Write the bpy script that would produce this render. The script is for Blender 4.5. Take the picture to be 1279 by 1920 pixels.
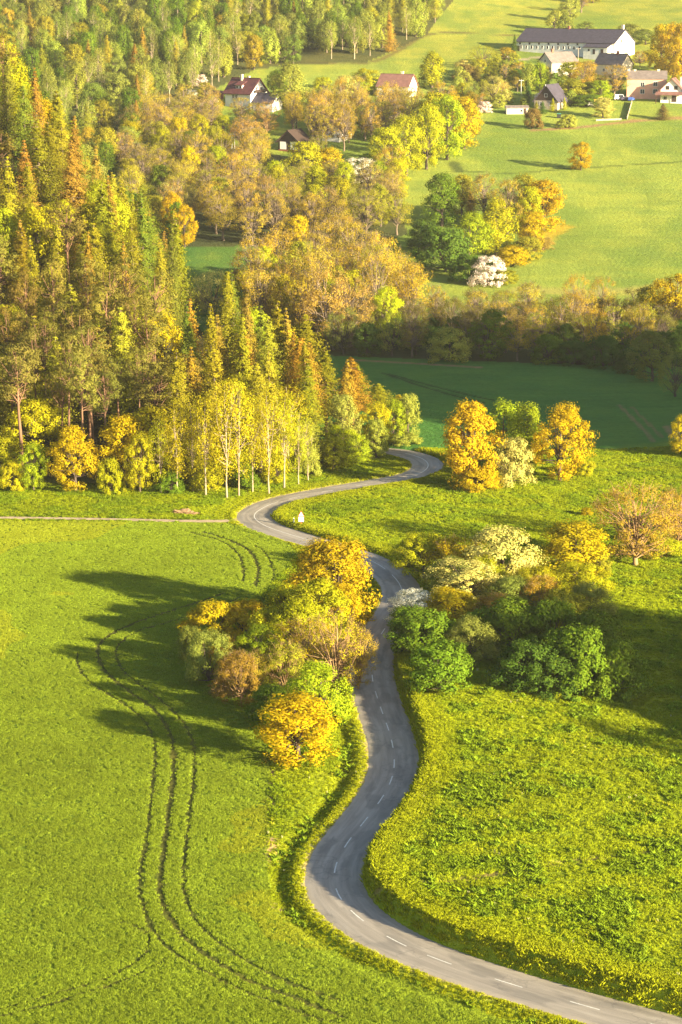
import bpy, bmesh, math, random
import numpy as np
from mathutils import Vector

# ------------------------------------------------------------------ camera, sky, sun, exposure
scene = bpy.context.scene
for o in list(bpy.data.objects):
    bpy.data.objects.remove(o)
C = scene.collection
FPX, PW, PH = 4500.0, 1279.0, 1920.0
CAM_H = 86.0
HAZE = 0.00005
PITCH = math.atan(1020.0 / FPX)
cam_data = bpy.data.cameras.new('camera')
cam_data.sensor_fit = 'VERTICAL'
cam_data.sensor_height = 24.0
cam_data.lens = 24.0 * FPX / PH
cam_data.clip_start = 1.0
cam_data.clip_end = 6000.0
cam = bpy.data.objects.new('camera', cam_data)
C.objects.link(cam)
cam.location = (0, 0, CAM_H)
cam.rotation_euler = (math.pi / 2 - PITCH, 0, 0)
scene.camera = cam

SUN_EL = math.radians(14.3)
SHADOW = Vector((-0.80, 0.60, 0)).normalized()          # where shadows fall on the ground
to_sun = Vector((-SHADOW.x * math.cos(SUN_EL), -SHADOW.y * math.cos(SUN_EL), math.sin(SUN_EL)))
world = bpy.data.worlds.new('World')
scene.world = world
world.use_nodes = True
wn = world.node_tree.nodes
wl = world.node_tree.links
sky = wn.new('ShaderNodeTexSky')
sky.sky_type = 'NISHITA'
sky.sun_disc = False
sky.sun_elevation = SUN_EL
sky.sun_rotation = math.atan2(to_sun.x, to_sun.y)
sky.altitude = 300
sky.air_density = 1.0
sky.dust_density = 1.5
bg = wn['Background']
bg.inputs['Strength'].default_value = 0.06
wl.new(sky.outputs[0], bg.inputs['Color'])
sun_data = bpy.data.lights.new('sun', 'SUN')
sun_data.energy = 5.0
sun_data.angle = math.radians(0.55)
sun_data.color = (1.0, 0.84, 0.54)
sun = bpy.data.objects.new('sun', sun_data)
C.objects.link(sun)
sun.rotation_euler = (-to_sun).to_track_quat('-Z', 'Y').to_euler()
sun.location = (120, -100, 200)
scene.view_settings.view_transform = 'Standard'
scene.view_settings.look = 'None'
scene.view_settings.gamma = 1.0
scene.view_settings.use_curve_mapping = False
scene.view_settings.exposure = 2.25
scene.cycles.max_bounces = 4
scene.cycles.diffuse_bounces = 2
scene.cycles.transmission_bounces = 2
scene.cycles.volume_bounces = 0
scene.cycles.use_denoising = True
scene.cycles.denoising_prefilter = 'NONE'                # keeps blade and leaf texture
scene.cycles.transparent_max_bounces = 4

# ------------------------------------------------------------------ terrain
rng = np.random.default_rng(7)
rnd = random.Random(7)
_lat = rng.random((257, 257))

def vnoise(x, y):
    x = np.asarray(x, float); y = np.asarray(y, float)
    xi = np.floor(x).astype(int); yi = np.floor(y).astype(int)
    fx = x - xi; fy = y - yi
    fx = fx * fx * (3 - 2 * fx); fy = fy * fy * (3 - 2 * fy)
    a = _lat[xi % 256, yi % 256]; b = _lat[(xi + 1) % 256, yi % 256]
    c = _lat[xi % 256, (yi + 1) % 256]; d = _lat[(xi + 1) % 256, (yi + 1) % 256]
    return (a * (1 - fx) + b * fx) * (1 - fy) + (c * (1 - fx) + d * fx) * fy

def fbm(x, y, o=3):
    s = 0; a = 0.5; t = 0
    for k in range(o):
        s = s + a * vnoise(x * 2 ** k + 17.3 * k, y * 2 ** k + 5.1 * k); t += a; a *= 0.5
    return s / t

def sstep(a, b, v):
    t = np.clip((v - a) / (b - a), 0, 1)
    return t * t * (3 - 2 * t)

def smin(a, b, k):
    h = np.clip(0.5 + 0.5 * (b - a) / k, 0, 1)
    return b * (1 - h) + a * h - k * h * (1 - h)

def mound(x, y, cx, cy, rx, ry, h):
    q = ((x - cx) / rx) ** 2 + ((y - cy) / ry) ** 2
    return h * np.exp(-q ** 1.3)

FAR_Y = np.array([-400, 560, 640, 720, 800, 900, 1020, 1130, 1250, 1400, 1600, 2000, 2600], float)
FAR_H = np.array([0, 0, 2.5, 9.5, 18.5, 30.5, 48, 60, 70, 83, 94, 100, 102], float)
_fy = np.arange(-400, 2600, 2.0)
_fh = np.interp(_fy, FAR_Y, FAR_H)
_k = np.exp(-np.linspace(-2.5, 2.5, 41) ** 2); _k /= _k.sum()
_fh = np.convolve(np.pad(_fh, 20, mode='edge'), _k, mode='valid')

def far_h(y):
    return np.interp(y, _fy, _fh)

def hill_b(x, y):                                       # distance left of the foot of the spur's back slope
    return -x - 8 - (y - 430) * 0.22

def T0(x, y):
    x = np.asarray(x, float); y = np.asarray(y, float)
    z = far_h(y)
    a = np.maximum(y - 396, 0)
    front = 0.10 * a + 0.0011 * a * a
    b = hill_b(x, y)
    b = np.maximum(b, 0)
    back = 0.8 * b + 0.014 * b * b
    h = smin(front, back, 8.0)
    h = np.maximum(h, 0) * (1 - sstep(640, 790, y))
    z = z + h
    z = z + mound(x, y, 114, 235, 42, 28, 25)            # wooded knolls to the right of the frame
    z = z + mound(x, y, 150, 420, 52, 60, 45)
    # the far wooded hillside on the left is steeper
    z = z + 26 * sstep(1040, 1350, y) * sstep(120, -60, x)
    return z

cP, sP = math.cos(PITCH), math.sin(PITCH)

def ray(px, py):
    u = (px - PW / 2) / FPX; v = (py - PH / 2) / FPX
    return np.array([u, cP - v * sP, -sP - v * cP])

_tt = np.concatenate([np.arange(150, 700, 1.0), np.arange(700, 2400, 2.5)])

def pix(px, py):
    """Ground point seen at a pixel of the photograph."""
    d = ray(px, py)
    X = d[0] * _tt; Y = d[1] * _tt; Z = CAM_H + d[2] * _tt
    g = Z - T0(X, Y)
    k = int(np.argmax(g < 0)) if (g < 0).any() else len(_tt) - 1
    lo, hi = _tt[max(k - 1, 0)], _tt[k]
    for _ in range(24):
        m = 0.5 * (lo + hi)
        if CAM_H + d[2] * m - T0(d[0] * m, d[1] * m) < 0: hi = m
        else: lo = m
    return np.array([d[0] * hi, d[1] * hi])

def proj(x, y, z):
    dz = z - CAM_H
    depth = y * cP - dz * sP
    up = y * sP + dz * cP
    return PW / 2 + FPX * x / depth, PH / 2 - FPX * up / depth, depth

def pxpm(x, y):                                         # photograph pixels per metre at a ground point
    return FPX / proj(x, y, T0(x, y))[2]

def pline(pts):
    return np.array([pix(*p) for p in pts])

def catmull(P, step):
    P = np.asarray(P, float)
    Q = np.vstack([2 * P[0] - P[1], P, 2 * P[-1] - P[-2]])
    out = []
    for i in range(1, len(Q) - 2):
        p0, p1, p2, p3 = Q[i - 1], Q[i], Q[i + 1], Q[i + 2]
        n = max(2, int(np.linalg.norm(p2 - p1) / step))
        for t in np.linspace(0, 1, n, endpoint=False):
            out.append(0.5 * (2 * p1 + (p2 - p0) * t + (2 * p0 - 5 * p1 + 4 * p2 - p3) * t * t + (3 * p1 - p0 - 3 * p2 + p3) * t ** 3))
    out.append(P[-1])
    return np.array(out)

def resample(P, step):
    d = np.concatenate([[0], np.cumsum(np.linalg.norm(np.diff(P, axis=0), axis=1))])
    s = np.arange(0, d[-1], step)
    return np.stack([np.interp(s, d, P[:, 0]), np.interp(s, d, P[:, 1])], 1), s

def dist_line(x, y, P):
    """Signed distance (right of travel positive) of many points to a polyline."""
    x = np.asarray(x, float).ravel(); y = np.asarray(y, float).ravel()
    best = np.full(x.shape, 1e9); sg = np.ones(x.shape)
    A = P[:-1]; D = P[1:] - P[:-1]; L2 = (D ** 2).sum(1)
    for i in range(len(A)):
        rx = x - A[i, 0]; ry = y - A[i, 1]
        t = np.clip((rx * D[i, 0] + ry * D[i, 1]) / L2[i], 0, 1)
        q = np.hypot(rx - t * D[i, 0], ry - t * D[i, 1])
        m = q < best
        best = np.where(m, q, best)
        sg = np.where(m, np.sign(rx * D[i, 1] - ry * D[i, 0]), sg)
    return best * sg

def in_poly(x, y, P):
    x = np.asarray(x, float); y = np.asarray(y, float)
    ins = np.zeros(x.shape, bool)
    j = len(P) - 1
    for i in range(len(P)):
        xi, yi = P[i]; xj, yj = P[j]
        c = ((yi > y) != (yj > y)) & (x < (xj - xi) * (y - yi) / (yj - yi + 1e-12) + xi)
        ins ^= c
        j = i
    return ins

ROAD_PX = [(1245, 1928), (1095, 1887), (952, 1845), (827, 1803), (738, 1765), (668, 1719), (631, 1676), (627, 1630),
           (650, 1583), (684, 1541), (715, 1500), (734, 1465), (740, 1433), (736, 1396), (727, 1364), (715, 1332),
           (706, 1304), (698, 1274), (699, 1238), (707, 1204), (718, 1185), (733, 1164), (748, 1140), (755, 1121), (753, 1103),
           (744, 1088), (722, 1067), (688, 1048), (640, 1031), (600, 1020), (569, 1011), (544, 1003), (520, 996), (497, 987),
           (479, 976), (475, 965), (493, 953), (519, 942), (580, 928), (652, 915), (724, 903), (774, 894),
           (799, 882), (804, 871), (792, 860), (763, 851), (730, 846)]
_rp = pline(ROAD_PX)
_rp = np.vstack([_rp[0] + (_rp[0] - _rp[1]) * 4, _rp[0] + (_rp[0] - _rp[1]) * 2, _rp, _rp[-1] + np.array([-14, 4.0]), _rp[-1] + np.array([-32, 3.0])])
road_c = catmull(_rp, 0.5)
for _ in range(10):
    road_c[1:-1] = 0.25 * road_c[:-2] + 0.5 * road_c[1:-1] + 0.25 * road_c[2:]
road_c, road_s = resample(road_c, 0.7)
for _ in range(14):
    road_c[1:-1] = 0.25 * road_c[:-2] + 0.5 * road_c[1:-1] + 0.25 * road_c[2:]
ROAD_HW = 2.8
ROAD_COARSE = road_c[::2]

def road_d(x, y):
    x = np.asarray(x, float); y = np.asarray(y, float)
    out = np.full(x.shape, 60.0)
    m = (y < 500) & (y > 120) & (np.abs(x) < 150)
    if m.any():
        out[m] = dist_line(x[m], y[m], ROAD_COARSE)
    return out

def relief(x, y, d):
    """Bank right of the road, shoulder and ditch left of it; rough meadow."""
    near = 1 - sstep(300, 345, y)
    r = np.abs(d)
    bank = (1.35 * near + 0.4) * sstep(ROAD_HW + 0.05, ROAD_HW + 1.1, d)
    bank = bank * (1 - 0.65 * sstep(10, 40, d))
    left = -d
    ditch = -0.42 * near * np.exp(-((left - 5.4) / 1.1) ** 2) + 0.12 * np.exp(-((left - 3.7) / 0.6) ** 2)
    rough = 0.22 * (fbm(x * 0.45, y * 0.45, 3) - .5) * sstep(ROAD_HW + .5, ROAD_HW + 4, d) * (y < 520)
    sunk = -0.12 * (1 - sstep(ROAD_HW - 0.35, ROAD_HW + 0.05, r))
    return bank + ditch + rough + sunk

def T(x, y):
    x = np.atleast_1d(np.asarray(x, float)); y = np.atleast_1d(np.asarray(y, float))
    return T0(x, y) + relief(x, y, road_d(x, y))

def Ts(x, y):
    return float(T([x], [y])[0])

# plan outlines read off the photograph
CROP = pline([(-700, 1960), (1080, 1945), (980, 1921), (900, 1887), (760, 1832), (640, 1785), (580, 1745), (530, 1710), (505, 1680), (502, 1600),
              (503, 1525), (508, 1435), (500, 1390), (430, 1315), (365, 1275), (355, 1215), (385, 1175), (470, 1135), (535, 1070), (553, 1035),
              (545, 1022), (505, 1006), (470, 992), (430, 982), (380, 980), (200, 978), (-700, 975)])
def q4(l): return [(a / 2, 1400 + b / 2) for a, b in l]
def q3(l): return [(a / 2.46, 940 + b / 2.46) for a, b in l]
TRAMS_PX = [
    q4([(1240, 1035), (1100, 985), (950, 930), (800, 860), (650, 770), (580, 700), (545, 620), (525, 540), (530, 450), (550, 340), (565, 220), (578, 80)]) +
    q3([(705, 1328), (715, 1150), (690, 1050), (620, 970), (500, 890), (400, 820), (355, 740), (365, 690)]),
    q4([(1279, 1012), (1100, 940), (950, 885), (850, 830), (720, 740), (650, 660), (610, 580), (603, 490), (620, 350), (635, 230), (650, 100)]) +
    q3([(797, 1328), (800, 1140), (770, 1040), (700, 950), (600, 880), (500, 800), (455, 720), (455, 670), (500, 620), (600, 570)]) + [(300, 1152), (370, 1130), (425, 1110)],
    q4([(1279, 955), (1100, 890), (950, 820), (850, 755), (750, 670), (700, 580), (690, 480), (700, 350), (718, 200), (728, 80)]) +
    q3([(893, 1328), (895, 1150), (860, 1040), (770, 940), (650, 850), (560, 770), (535, 690), (570, 640), (660, 590)]) + [(330, 1163), (400, 1142), (455, 1118)],
    q3([(1120, 370), (1125, 320), (1095, 240), (1020, 185), (900, 150), (830, 130)]),
    q3([(1180, 390), (1190, 310), (1150, 230), (1060, 180), (930, 140)]),
    q3([(1255, 380), (1260, 320), (1225, 240), (1160, 195)]),
    q4([(0, 985), (140, 945), (300, 900), (430, 855), (520, 800), (560, 745), (550, 700), (500, 670), (430, 650)]),
    q4([(0, 1010), (150, 975), (330, 920), (480, 870), (600, 810), (640, 780)]),
]
TRAM_W = [0.14, 0.24, 0.14, 0.16, 0.25, 0.10, 0.07, 0.07]
TRAMS = [resample(catmull(pline(l), 1.0), 1.2)[0] for l in TRAMS_PX]
TRACK = resample(catmull(pline([(-260, 968), (0, 971), (150, 973), (300, 976), (400, 977.5), (445, 976)]), 1.0), 1.0)[0]
PATH = resample(catmull(pline([(700, 1686), (790, 1688), (855, 1683), (920, 1670), (960, 1660), (1040, 1645), (1090, 1635), (1180, 1616), (1290, 1606)]), 1.0), 1.0)[0]

TAKEN = []                                              # (x, y, radius) already occupied
# ------------------------------------------------------------------ scene helpers
def tag(o, label=None, cat=None, group=None, kind=None):
    if label: o['label'] = label
    if cat: o['category'] = cat
    if group: o['group'] = group
    if kind: o['kind'] = kind
    return o

def mesh_obj(name, me, parent=None, loc=None, link=True):
    o = bpy.data.objects.new(name, me)
    if link: C.objects.link(o)
    if parent: o.parent = parent
    if loc is not None: o.location = loc
    return o

def np_mesh(name, V, F, mats, mat_idx=None, smooth=False):
    """V (n,3), F (m,k) with one k."""
    me = bpy.data.meshes.new(name)
    V = np.asarray(V, np.float32); F = np.asarray(F, np.int32)
    me.vertices.add(len(V)); me.vertices.foreach_set('co', V.ravel())
    k = F.shape[1]
    me.loops.add(F.size); me.loops.foreach_set('vertex_index', F.ravel())
    me.polygons.add(len(F))
    me.polygons.foreach_set('loop_start', np.arange(0, F.size, k, dtype=np.int32))
    if mat_idx is not None: me.polygons.foreach_set('material_index', np.asarray(mat_idx, np.int32))
    if smooth: me.polygons.foreach_set('use_smooth', np.ones(len(F), bool))
    for m in mats: me.materials.append(m)
    me.update(calc_edges=True)
    return me

def py_mesh(name, V, F, mat):
    me = bpy.data.meshes.new(name)
    me.from_pydata([tuple(v) for v in V], [], F)
    if mat: me.materials.append(mat)
    me.update()
    return me

def empty(name, loc, rz=0.0):
    o = bpy.data.objects.new(name, None)
    o.empty_display_size = 0.5
    C.objects.link(o)
    o.location = loc
    o.rotation_euler = (0, 0, rz)
    return o

def unit(v):
    return v / (np.linalg.norm(v, axis=-1, keepdims=True) + 1e-9)

def tube(path, radii, sides=5):
    path = np.asarray(path, float); n = len(path)
    t = unit(np.gradient(path, axis=0))
    ref = np.array([0.31, 0.95, 0.05])
    a = unit(np.cross(t, ref)); b = np.cross(t, a)
    ang = np.linspace(0, 2 * math.pi, sides, endpoint=False)
    V = path[:, None] + (a[:, None] * np.cos(ang)[None, :, None] + b[:, None] * np.sin(ang)[None, :, None]) * np.asarray(radii)[:, None, None]
    i, j = np.meshgrid(np.arange(n - 1), np.arange(sides), indexing='ij')
    F = np.stack([i * sides + j, i * sides + (j + 1) % sides, (i + 1) * sides + (j + 1) % sides, (i + 1) * sides + j], -1).reshape(-1, 4)
    return V.reshape(-1, 3), F

# ------------------------------------------------------------------ materials
def new_mat(name):
    m = bpy.data.materials.new(name)
    m.use_nodes = True
    nt = m.node_tree
    nt.nodes.clear()
    out = nt.nodes.new('ShaderNodeOutputMaterial')
    return m, nt, out

def N(nt, t, **kw):
    n = nt.nodes.new(t)
    for k, v in kw.items(): setattr(n, k, v)
    return n

def math_n(nt, op, a, b=None, c=None):
    n = N(nt, 'ShaderNodeMath', operation=op)
    for i, v in enumerate((a, b, c)):
        if v is None: continue
        if isinstance(v, (int, float)): n.inputs[i].default_value = v
        else: nt.links.new(v, n.inputs[i])
    return n.outputs[0]

def mix_c(nt, fac, a, b, blend='MIX'):
    n = N(nt, 'ShaderNodeMix', data_type='RGBA', blend_type=blend)
    for i, v in ((0, fac), (6, a), (7, b)):
        if isinstance(v, (int, float)): n.inputs[i].default_value = v
        elif isinstance(v, tuple): n.inputs[i].default_value = v if len(v) == 4 else (*v, 1)
        else: nt.links.new(v, n.inputs[i])
    return n.outputs[2]

def noise_n(nt, vec, scale, detail=3, rough=.55):
    n = N(nt, 'ShaderNodeTexNoise')
    n.inputs['Scale'].default_value = scale; n.inputs['Detail'].default_value = detail; n.inputs['Roughness'].default_value = rough
    if vec is not None: nt.links.new(vec, n.inputs['Vector'])
    return n.outputs[0]

def ramp_n(nt, v, a, b):
    n = N(nt, 'ShaderNodeMapRange')
    n.inputs[1].default_value = a; n.inputs[2].default_value = b
    nt.links.new(v, n.inputs[0])
    return n.outputs[0]

def plain_mat(name, col, rough=0.8, var=0.25, scale=1.5, bump=0.0):
    m, nt, out = new_mat(name)
    tc = N(nt, 'ShaderNodeTexCoord')
    b = N(nt, 'ShaderNodeBsdfPrincipled')
    b.inputs['Roughness'].default_value = rough
    b.inputs['Specular IOR Level'].default_value = 0.25
    n = noise_n(nt, tc.outputs['Object'], scale, 4)
    f = ramp_n(nt, n, 0.3, 0.7)
    c = mix_c(nt, f, tuple(x * (1 - var) for x in col), tuple(min(1, x * (1 + var * .6)) for x in col))
    nt.links.new(c, b.inputs['Base Color'])
    if bump:
        bp = N(nt, 'ShaderNodeBump'); bp.inputs['Strength'].default_value = bump; bp.inputs['Distance'].default_value = 0.05
        nt.links.new(noise_n(nt, tc.outputs['Object'], scale * 6, 4), bp.inputs['Height'])
        nt.links.new(bp.outputs[0], b.inputs['Normal'])
    nt.links.new(b.outputs[0], out.inputs[0])
    return m

def leaf_mat(name, trans=0.35, alt=None, altfrac=0.0, lo=0.80, hi=1.22):
    """Leaf colour comes from each tree's own object colour, varied leaf by leaf."""
    m, nt, out = new_mat(name)
    oi = N(nt, 'ShaderNodeObjectInfo')
    at = N(nt, 'ShaderNodeAttribute', attribute_name='v')
    col = oi.outputs['Color']
    v = at.outputs['Fac']
    if alt:
        k = math_n(nt, 'LESS_THAN', v, altfrac)
        col = mix_c(nt, k, col, alt)
    hue = N(nt, 'ShaderNodeHueSaturation')
    frac = math_n(nt, 'FRACT', math_n(nt, 'MULTIPLY', v, 7.31))
    nt.links.new(ramp_n(nt, frac, -3.2, 4.2), hue.inputs['Hue'])
    hue.inputs['Hue'].default_value = 0.5
    mr = N(nt, 'ShaderNodeMapRange')
    mr.inputs[3].default_value = 0.488; mr.inputs[4].default_value = 0.512
    nt.links.new(frac, mr.inputs[0]); nt.links.new(mr.outputs[0], hue.inputs['Hue'])
    mv = N(nt, 'ShaderNodeMapRange')
    mv.inputs[3].default_value = lo; mv.inputs[4].default_value = hi
    nt.links.new(v, mv.inputs[0]); nt.links.new(mv.outputs[0], hue.inputs['Value'])
    nt.links.new(col, hue.inputs['Color'])
    d = N(nt, 'ShaderNodeBsdfDiffuse'); t = N(nt, 'ShaderNodeBsdfTranslucent')
    nt.links.new(hue.outputs[0], d.inputs[0])
    nt.links.new(mix_c(nt, 1.0, hue.outputs[0], (1.15, 1.05, 0.6), 'MULTIPLY'), t.inputs[0])
    mx = N(nt, 'ShaderNodeMixShader'); mx.inputs[0].default_value = trans
    nt.links.new(d.outputs[0], mx.inputs[1]); nt.links.new(t.outputs[0], mx.inputs[2])
    nt.links.new(mx.outputs[0], out.inputs[0])
    return m

def grass_mat(name):
    m, nt, out = new_mat(name)
    at = N(nt, 'ShaderNodeAttribute', attribute_name='tint', attribute_type='INSTANCER')
    av = N(nt, 'ShaderNodeAttribute', attribute_name='v')
    mv = N(nt, 'ShaderNodeMapRange'); mv.inputs[3].default_value = 0.75; mv.inputs[4].default_value = 1.25
    nt.links.new(av.outputs['Fac'], mv.inputs[0])
    sc = N(nt, 'ShaderNodeVectorMath', operation='SCALE')
    nt.links.new(at.outputs['Color'], sc.inputs[0]); nt.links.new(mv.outputs[0], sc.inputs['Scale'])
    d = N(nt, 'ShaderNodeBsdfDiffuse'); t = N(nt, 'ShaderNodeBsdfTranslucent')
    nt.links.new(sc.outputs[0], d.inputs[0]); nt.links.new(sc.outputs[0], t.inputs[0])
    mx = N(nt, 'ShaderNodeMixShader'); mx.inputs[0].default_value = 0.4
    nt.links.new(d.outputs[0], mx.inputs[1]); nt.links.new(t.outputs[0], mx.inputs[2])
    nt.links.new(mx.outputs[0], out.inputs[0])
    return m

M = {}
M['leaf'] = leaf_mat('leaf')
M['blossom'] = leaf_mat('blossom', 0.25, (0.10, 0.15, 0.03), 0.22)
M['needle'] = leaf_mat('needle', 0.25, None, 0, .86, 1.15)
M['grass'] = grass_mat('grass_blade')
M['bark'] = plain_mat('bark', (0.10, 0.075, 0.055), 0.9, 0.4, 6)
M['bark_grey'] = plain_mat('bark_grey', (0.18, 0.135, 0.095), 0.9, 0.4, 6)
M['bark_pine'] = plain_mat('bark_pine', (0.19, 0.105, 0.062), 0.9, 0.35, 6)
M['bark_birch'] = plain_mat('bark_birch', (0.36, 0.28, 0.19), 0.8, 0.45, 9)
M['twig'] = plain_mat('twig', (0.30, 0.19, 0.09), 0.9, 0.3, 3)

def road_mat():
    m, nt, out = new_mat('asphalt')
    uv = N(nt, 'ShaderNodeUVMap', uv_map='road')          # u across in metres, v along in metres
    geo = N(nt, 'ShaderNodeNewGeometry')
    b = N(nt, 'ShaderNodeBsdfPrincipled'); b.inputs['Roughness'].default_value = 0.72; b.inputs['Specular IOR Level'].default_value = 0.35
    sep = N(nt, 'ShaderNodeSeparateXYZ'); nt.links.new(uv.outputs[0], sep.inputs[0])
    mp = N(nt, 'ShaderNodeMapping'); mp.inputs['Scale'].default_value = (1.3, 0.10, 1); nt.links.new(uv.outputs[0], mp.inputs[0])
    streak = ramp_n(nt, noise_n(nt, mp.outputs[0], 1.0, 5, .6), 0.35, 0.65)
    mp2 = N(nt, 'ShaderNodeMapping'); mp2.inputs['Scale'].default_value = (0.45, 0.16, 1); nt.links.new(uv.outputs[0], mp2.inputs[0])
    patch = ramp_n(nt, noise_n(nt, mp2.outputs[0], 1.0, 3, .5), 0.52, 0.60)
    fine = noise_n(nt, geo.outputs['Position'], 9, 4, .7)
    c = mix_c(nt, streak, (0.24, 0.208, 0.170), (0.38, 0.335, 0.275))
    c = mix_c(nt, math_n(nt, 'MULTIPLY', patch, 0.45), c, (0.13, 0.12, 0.105))
    au = math_n(nt, 'ABSOLUTE', sep.outputs[0])
    wob = math_n(nt, 'ADD', au, math_n(nt, 'MULTIPLY', math_n(nt, 'SUBTRACT', noise_n(nt, geo.outputs['Position'], 0.9, 4), 0.5), 0.9))
    edge = ramp_n(nt, wob, 2.2, 2.7)
    c = mix_c(nt, math_n(nt, 'MULTIPLY', edge, 0.85), c, (0.40, 0.34, 0.26))
    vor = N(nt, 'ShaderNodeTexVoronoi', feature='DISTANCE_TO_EDGE'); vor.inputs['Scale'].default_value = 0.55
    wv = N(nt, 'ShaderNodeVectorMath', operation='ADD')
    nz = N(nt, 'ShaderNodeTexNoise'); nz.inputs['Scale'].default_value = 1.2; nt.links.new(geo.outputs['Position'], nz.inputs['Vector'])
    nt.links.new(geo.outputs['Position'], wv.inputs[0]); nt.links.new(nz.outputs[1], wv.inputs[1]); nt.links.new(wv.outputs[0], vor.inputs['Vector'])
    crack = math_n(nt, 'LESS_THAN', vor.outputs[0], 0.035)
    cm = math_n(nt, 'MULTIPLY', crack, math_n(nt, 'GREATER_THAN', noise_n(nt, geo.outputs['Position'], 0.13, 2), 0.53))
    c = mix_c(nt, math_n(nt, 'MULTIPLY', cm, 0.22), c, (0.05, 0.05, 0.05))
    c = mix_c(nt, math_n(nt, 'MULTIPLY', fine, 0.35), c, (0.08, 0.08, 0.08))
    nt.links.new(c, b.inputs['Base Color'])
    bp = N(nt, 'ShaderNodeBump'); bp.inputs['Strength'].default_value = 0.5; bp.inputs['Distance'].default_value = 0.03
    nt.links.new(fine, bp.inputs['Height']); nt.links.new(bp.outputs[0], b.inputs['Normal'])
    nt.links.new(b.outputs[0], out.inputs[0])
    return m
M['asphalt'] = road_mat()
M['paint'] = plain_mat('road_paint', (0.60, 0.59, 0.55), 0.6, 0.3, 5)

def track_mat():
    m, nt, out = new_mat('dirt_track')
    geo = N(nt, 'ShaderNodeNewGeometry')
    b = N(nt, 'ShaderNodeBsdfPrincipled'); b.inputs['Roughness'].default_value = 0.95
    n1 = noise_n(nt, geo.outputs['Position'], 0.8, 4); n2 = noise_n(nt, geo.outputs['Position'], 6, 3)
    c = mix_c(nt, ramp_n(nt, n1, .35, .65), (0.30, 0.21, 0.12), (0.46, 0.35, 0.22))
    c = mix_c(nt, math_n(nt, 'MULTIPLY', ramp_n(nt, n2, .55, .7), .5), c, (0.16, 0.17, 0.04))
    nt.links.new(c, b.inputs['Base Color']); nt.links.new(b.outputs[0], out.inputs[0])
    return m
M['track'] = track_mat()

def ground_mat():
    m, nt, out = new_mat('ground_cover')
    geo = N(nt, 'ShaderNodeNewGeometry')
    at = N(nt, 'ShaderNodeAttribute', attribute_name='cover')
    b = N(nt, 'ShaderNodeBsdfDiffuse')
    p = geo.outputs['Position']
    n1 = noise_n(nt, p, 0.07, 4, .6); n2 = noise_n(nt, p, 0.9, 4, .65); n3 = noise_n(nt, p, 5.0, 2, .6)
    mp = N(nt, 'ShaderNodeMapping'); mp.inputs['Scale'].default_value = (0.06, 0.35, .2); nt.links.new(p, mp.inputs[0])
    n4 = noise_n(nt, mp.outputs[0], 1.0, 4, .6)
    v = math_n(nt, 'ADD', 0.15, math_n(nt, 'ADD', math_n(nt, 'MULTIPLY', n1, .5), math_n(nt, 'ADD', math_n(nt, 'MULTIPLY', n2, .5), math_n(nt, 'ADD', math_n(nt, 'MULTIPLY', n3, .35), math_n(nt, 'MULTIPLY', n4, .35)))))
    sc = N(nt, 'ShaderNodeVectorMath', operation='SCALE')
    nt.links.new(at.outputs['Color'], sc.inputs[0]); nt.links.new(v, sc.inputs['Scale'])
    c = mix_c(nt, math_n(nt, 'MULTIPLY', ramp_n(nt, n1, .4, .62), .35), sc.outputs[0], mix_c(nt, 1.0, sc.outputs[0], (1.35, 1.02, .7), 'MULTIPLY'))
    nt.links.new(c, b.inputs[0])
    bp = N(nt, 'ShaderNodeBump'); bp.inputs['Strength'].default_value = 1.0; bp.inputs['Distance'].default_value = 0.25
    hh = math_n(nt, 'ADD', math_n(nt, 'MULTIPLY', n2, 1.6), math_n(nt, 'MULTIPLY', n3, 0.5))
    nt.links.new(hh, bp.inputs['Height']); nt.links.new(bp.outputs[0], b.inputs['Normal'])
    nt.links.new(b.outputs[0], out.inputs[0])
    return m
M['ground'] = ground_mat()
# ------------------------------------------------------------------ ground, road, track
def axis(parts):
    out = []
    for a, b, s in parts:
        out.append(np.arange(a, b, s))
    return np.concatenate(out)

gx = axis([(-900, -300, 20), (-300, -120, 5), (-120, -60, 2), (-60, 62, 0.5), (62, 100, 1.5), (100, 260, 4), (260, 901, 20)])
gy = axis([(-300, 120, 20), (120, 168, 4), (168, 400, 0.55), (400, 560, 1.2), (560, 900, 2.5), (900, 1400, 5), (1400, 2501, 25)])
GX, GY = np.meshgrid(gx, gy)
fx, fy = GX.ravel(), GY.ravel()
rd = road_d(fx, fy)
gz = T0(fx, fy) + relief(fx, fy, rd)

FOREST_EDGE = pline([(-400, 925), (0, 922), (250, 928), (430, 924), (600, 888), (700, 862), (742, 838)])
def forest_edge_y(x):
    return np.interp(x, FOREST_EDGE[:, 0], FOREST_EDGE[:, 1])

# colours of what grows there, with shade coloured into the left clearing
col = np.empty((fx.size, 3))
def setc(mask, c, amt=1.0):
    amt = np.broadcast_to(amt, mask.shape)[mask][:, None] if not np.isscalar(amt) else amt
    col[mask] = col[mask] * (1 - amt) + np.array(c) * amt
big = fbm(fx * 0.02, fy * 0.02, 3)[:, None]
col[:] = np.array([0.20, 0.25, 0.014]) * (0.8 + 0.4 * big)
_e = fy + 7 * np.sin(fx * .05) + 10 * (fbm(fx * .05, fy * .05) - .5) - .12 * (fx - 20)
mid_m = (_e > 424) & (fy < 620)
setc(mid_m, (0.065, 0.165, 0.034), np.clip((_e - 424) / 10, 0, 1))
farm = fy >= 600
setc(farm, (0.225, 0.28, 0.048), np.clip((fy - 585) / 30, 0, 1))
top = fy > 980
setc(top, (0.26, 0.275, 0.045), np.clip((fy - 980) / 60, 0, 1) * .8)
setc((fy > 600) & (fy < 775) & (fx < -12), (0.06, 0.135, 0.03))  # darker green stands in for tree shade over the left clearing
pt = fbm(fx * .035 + 3, fy * .014, 4)
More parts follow.
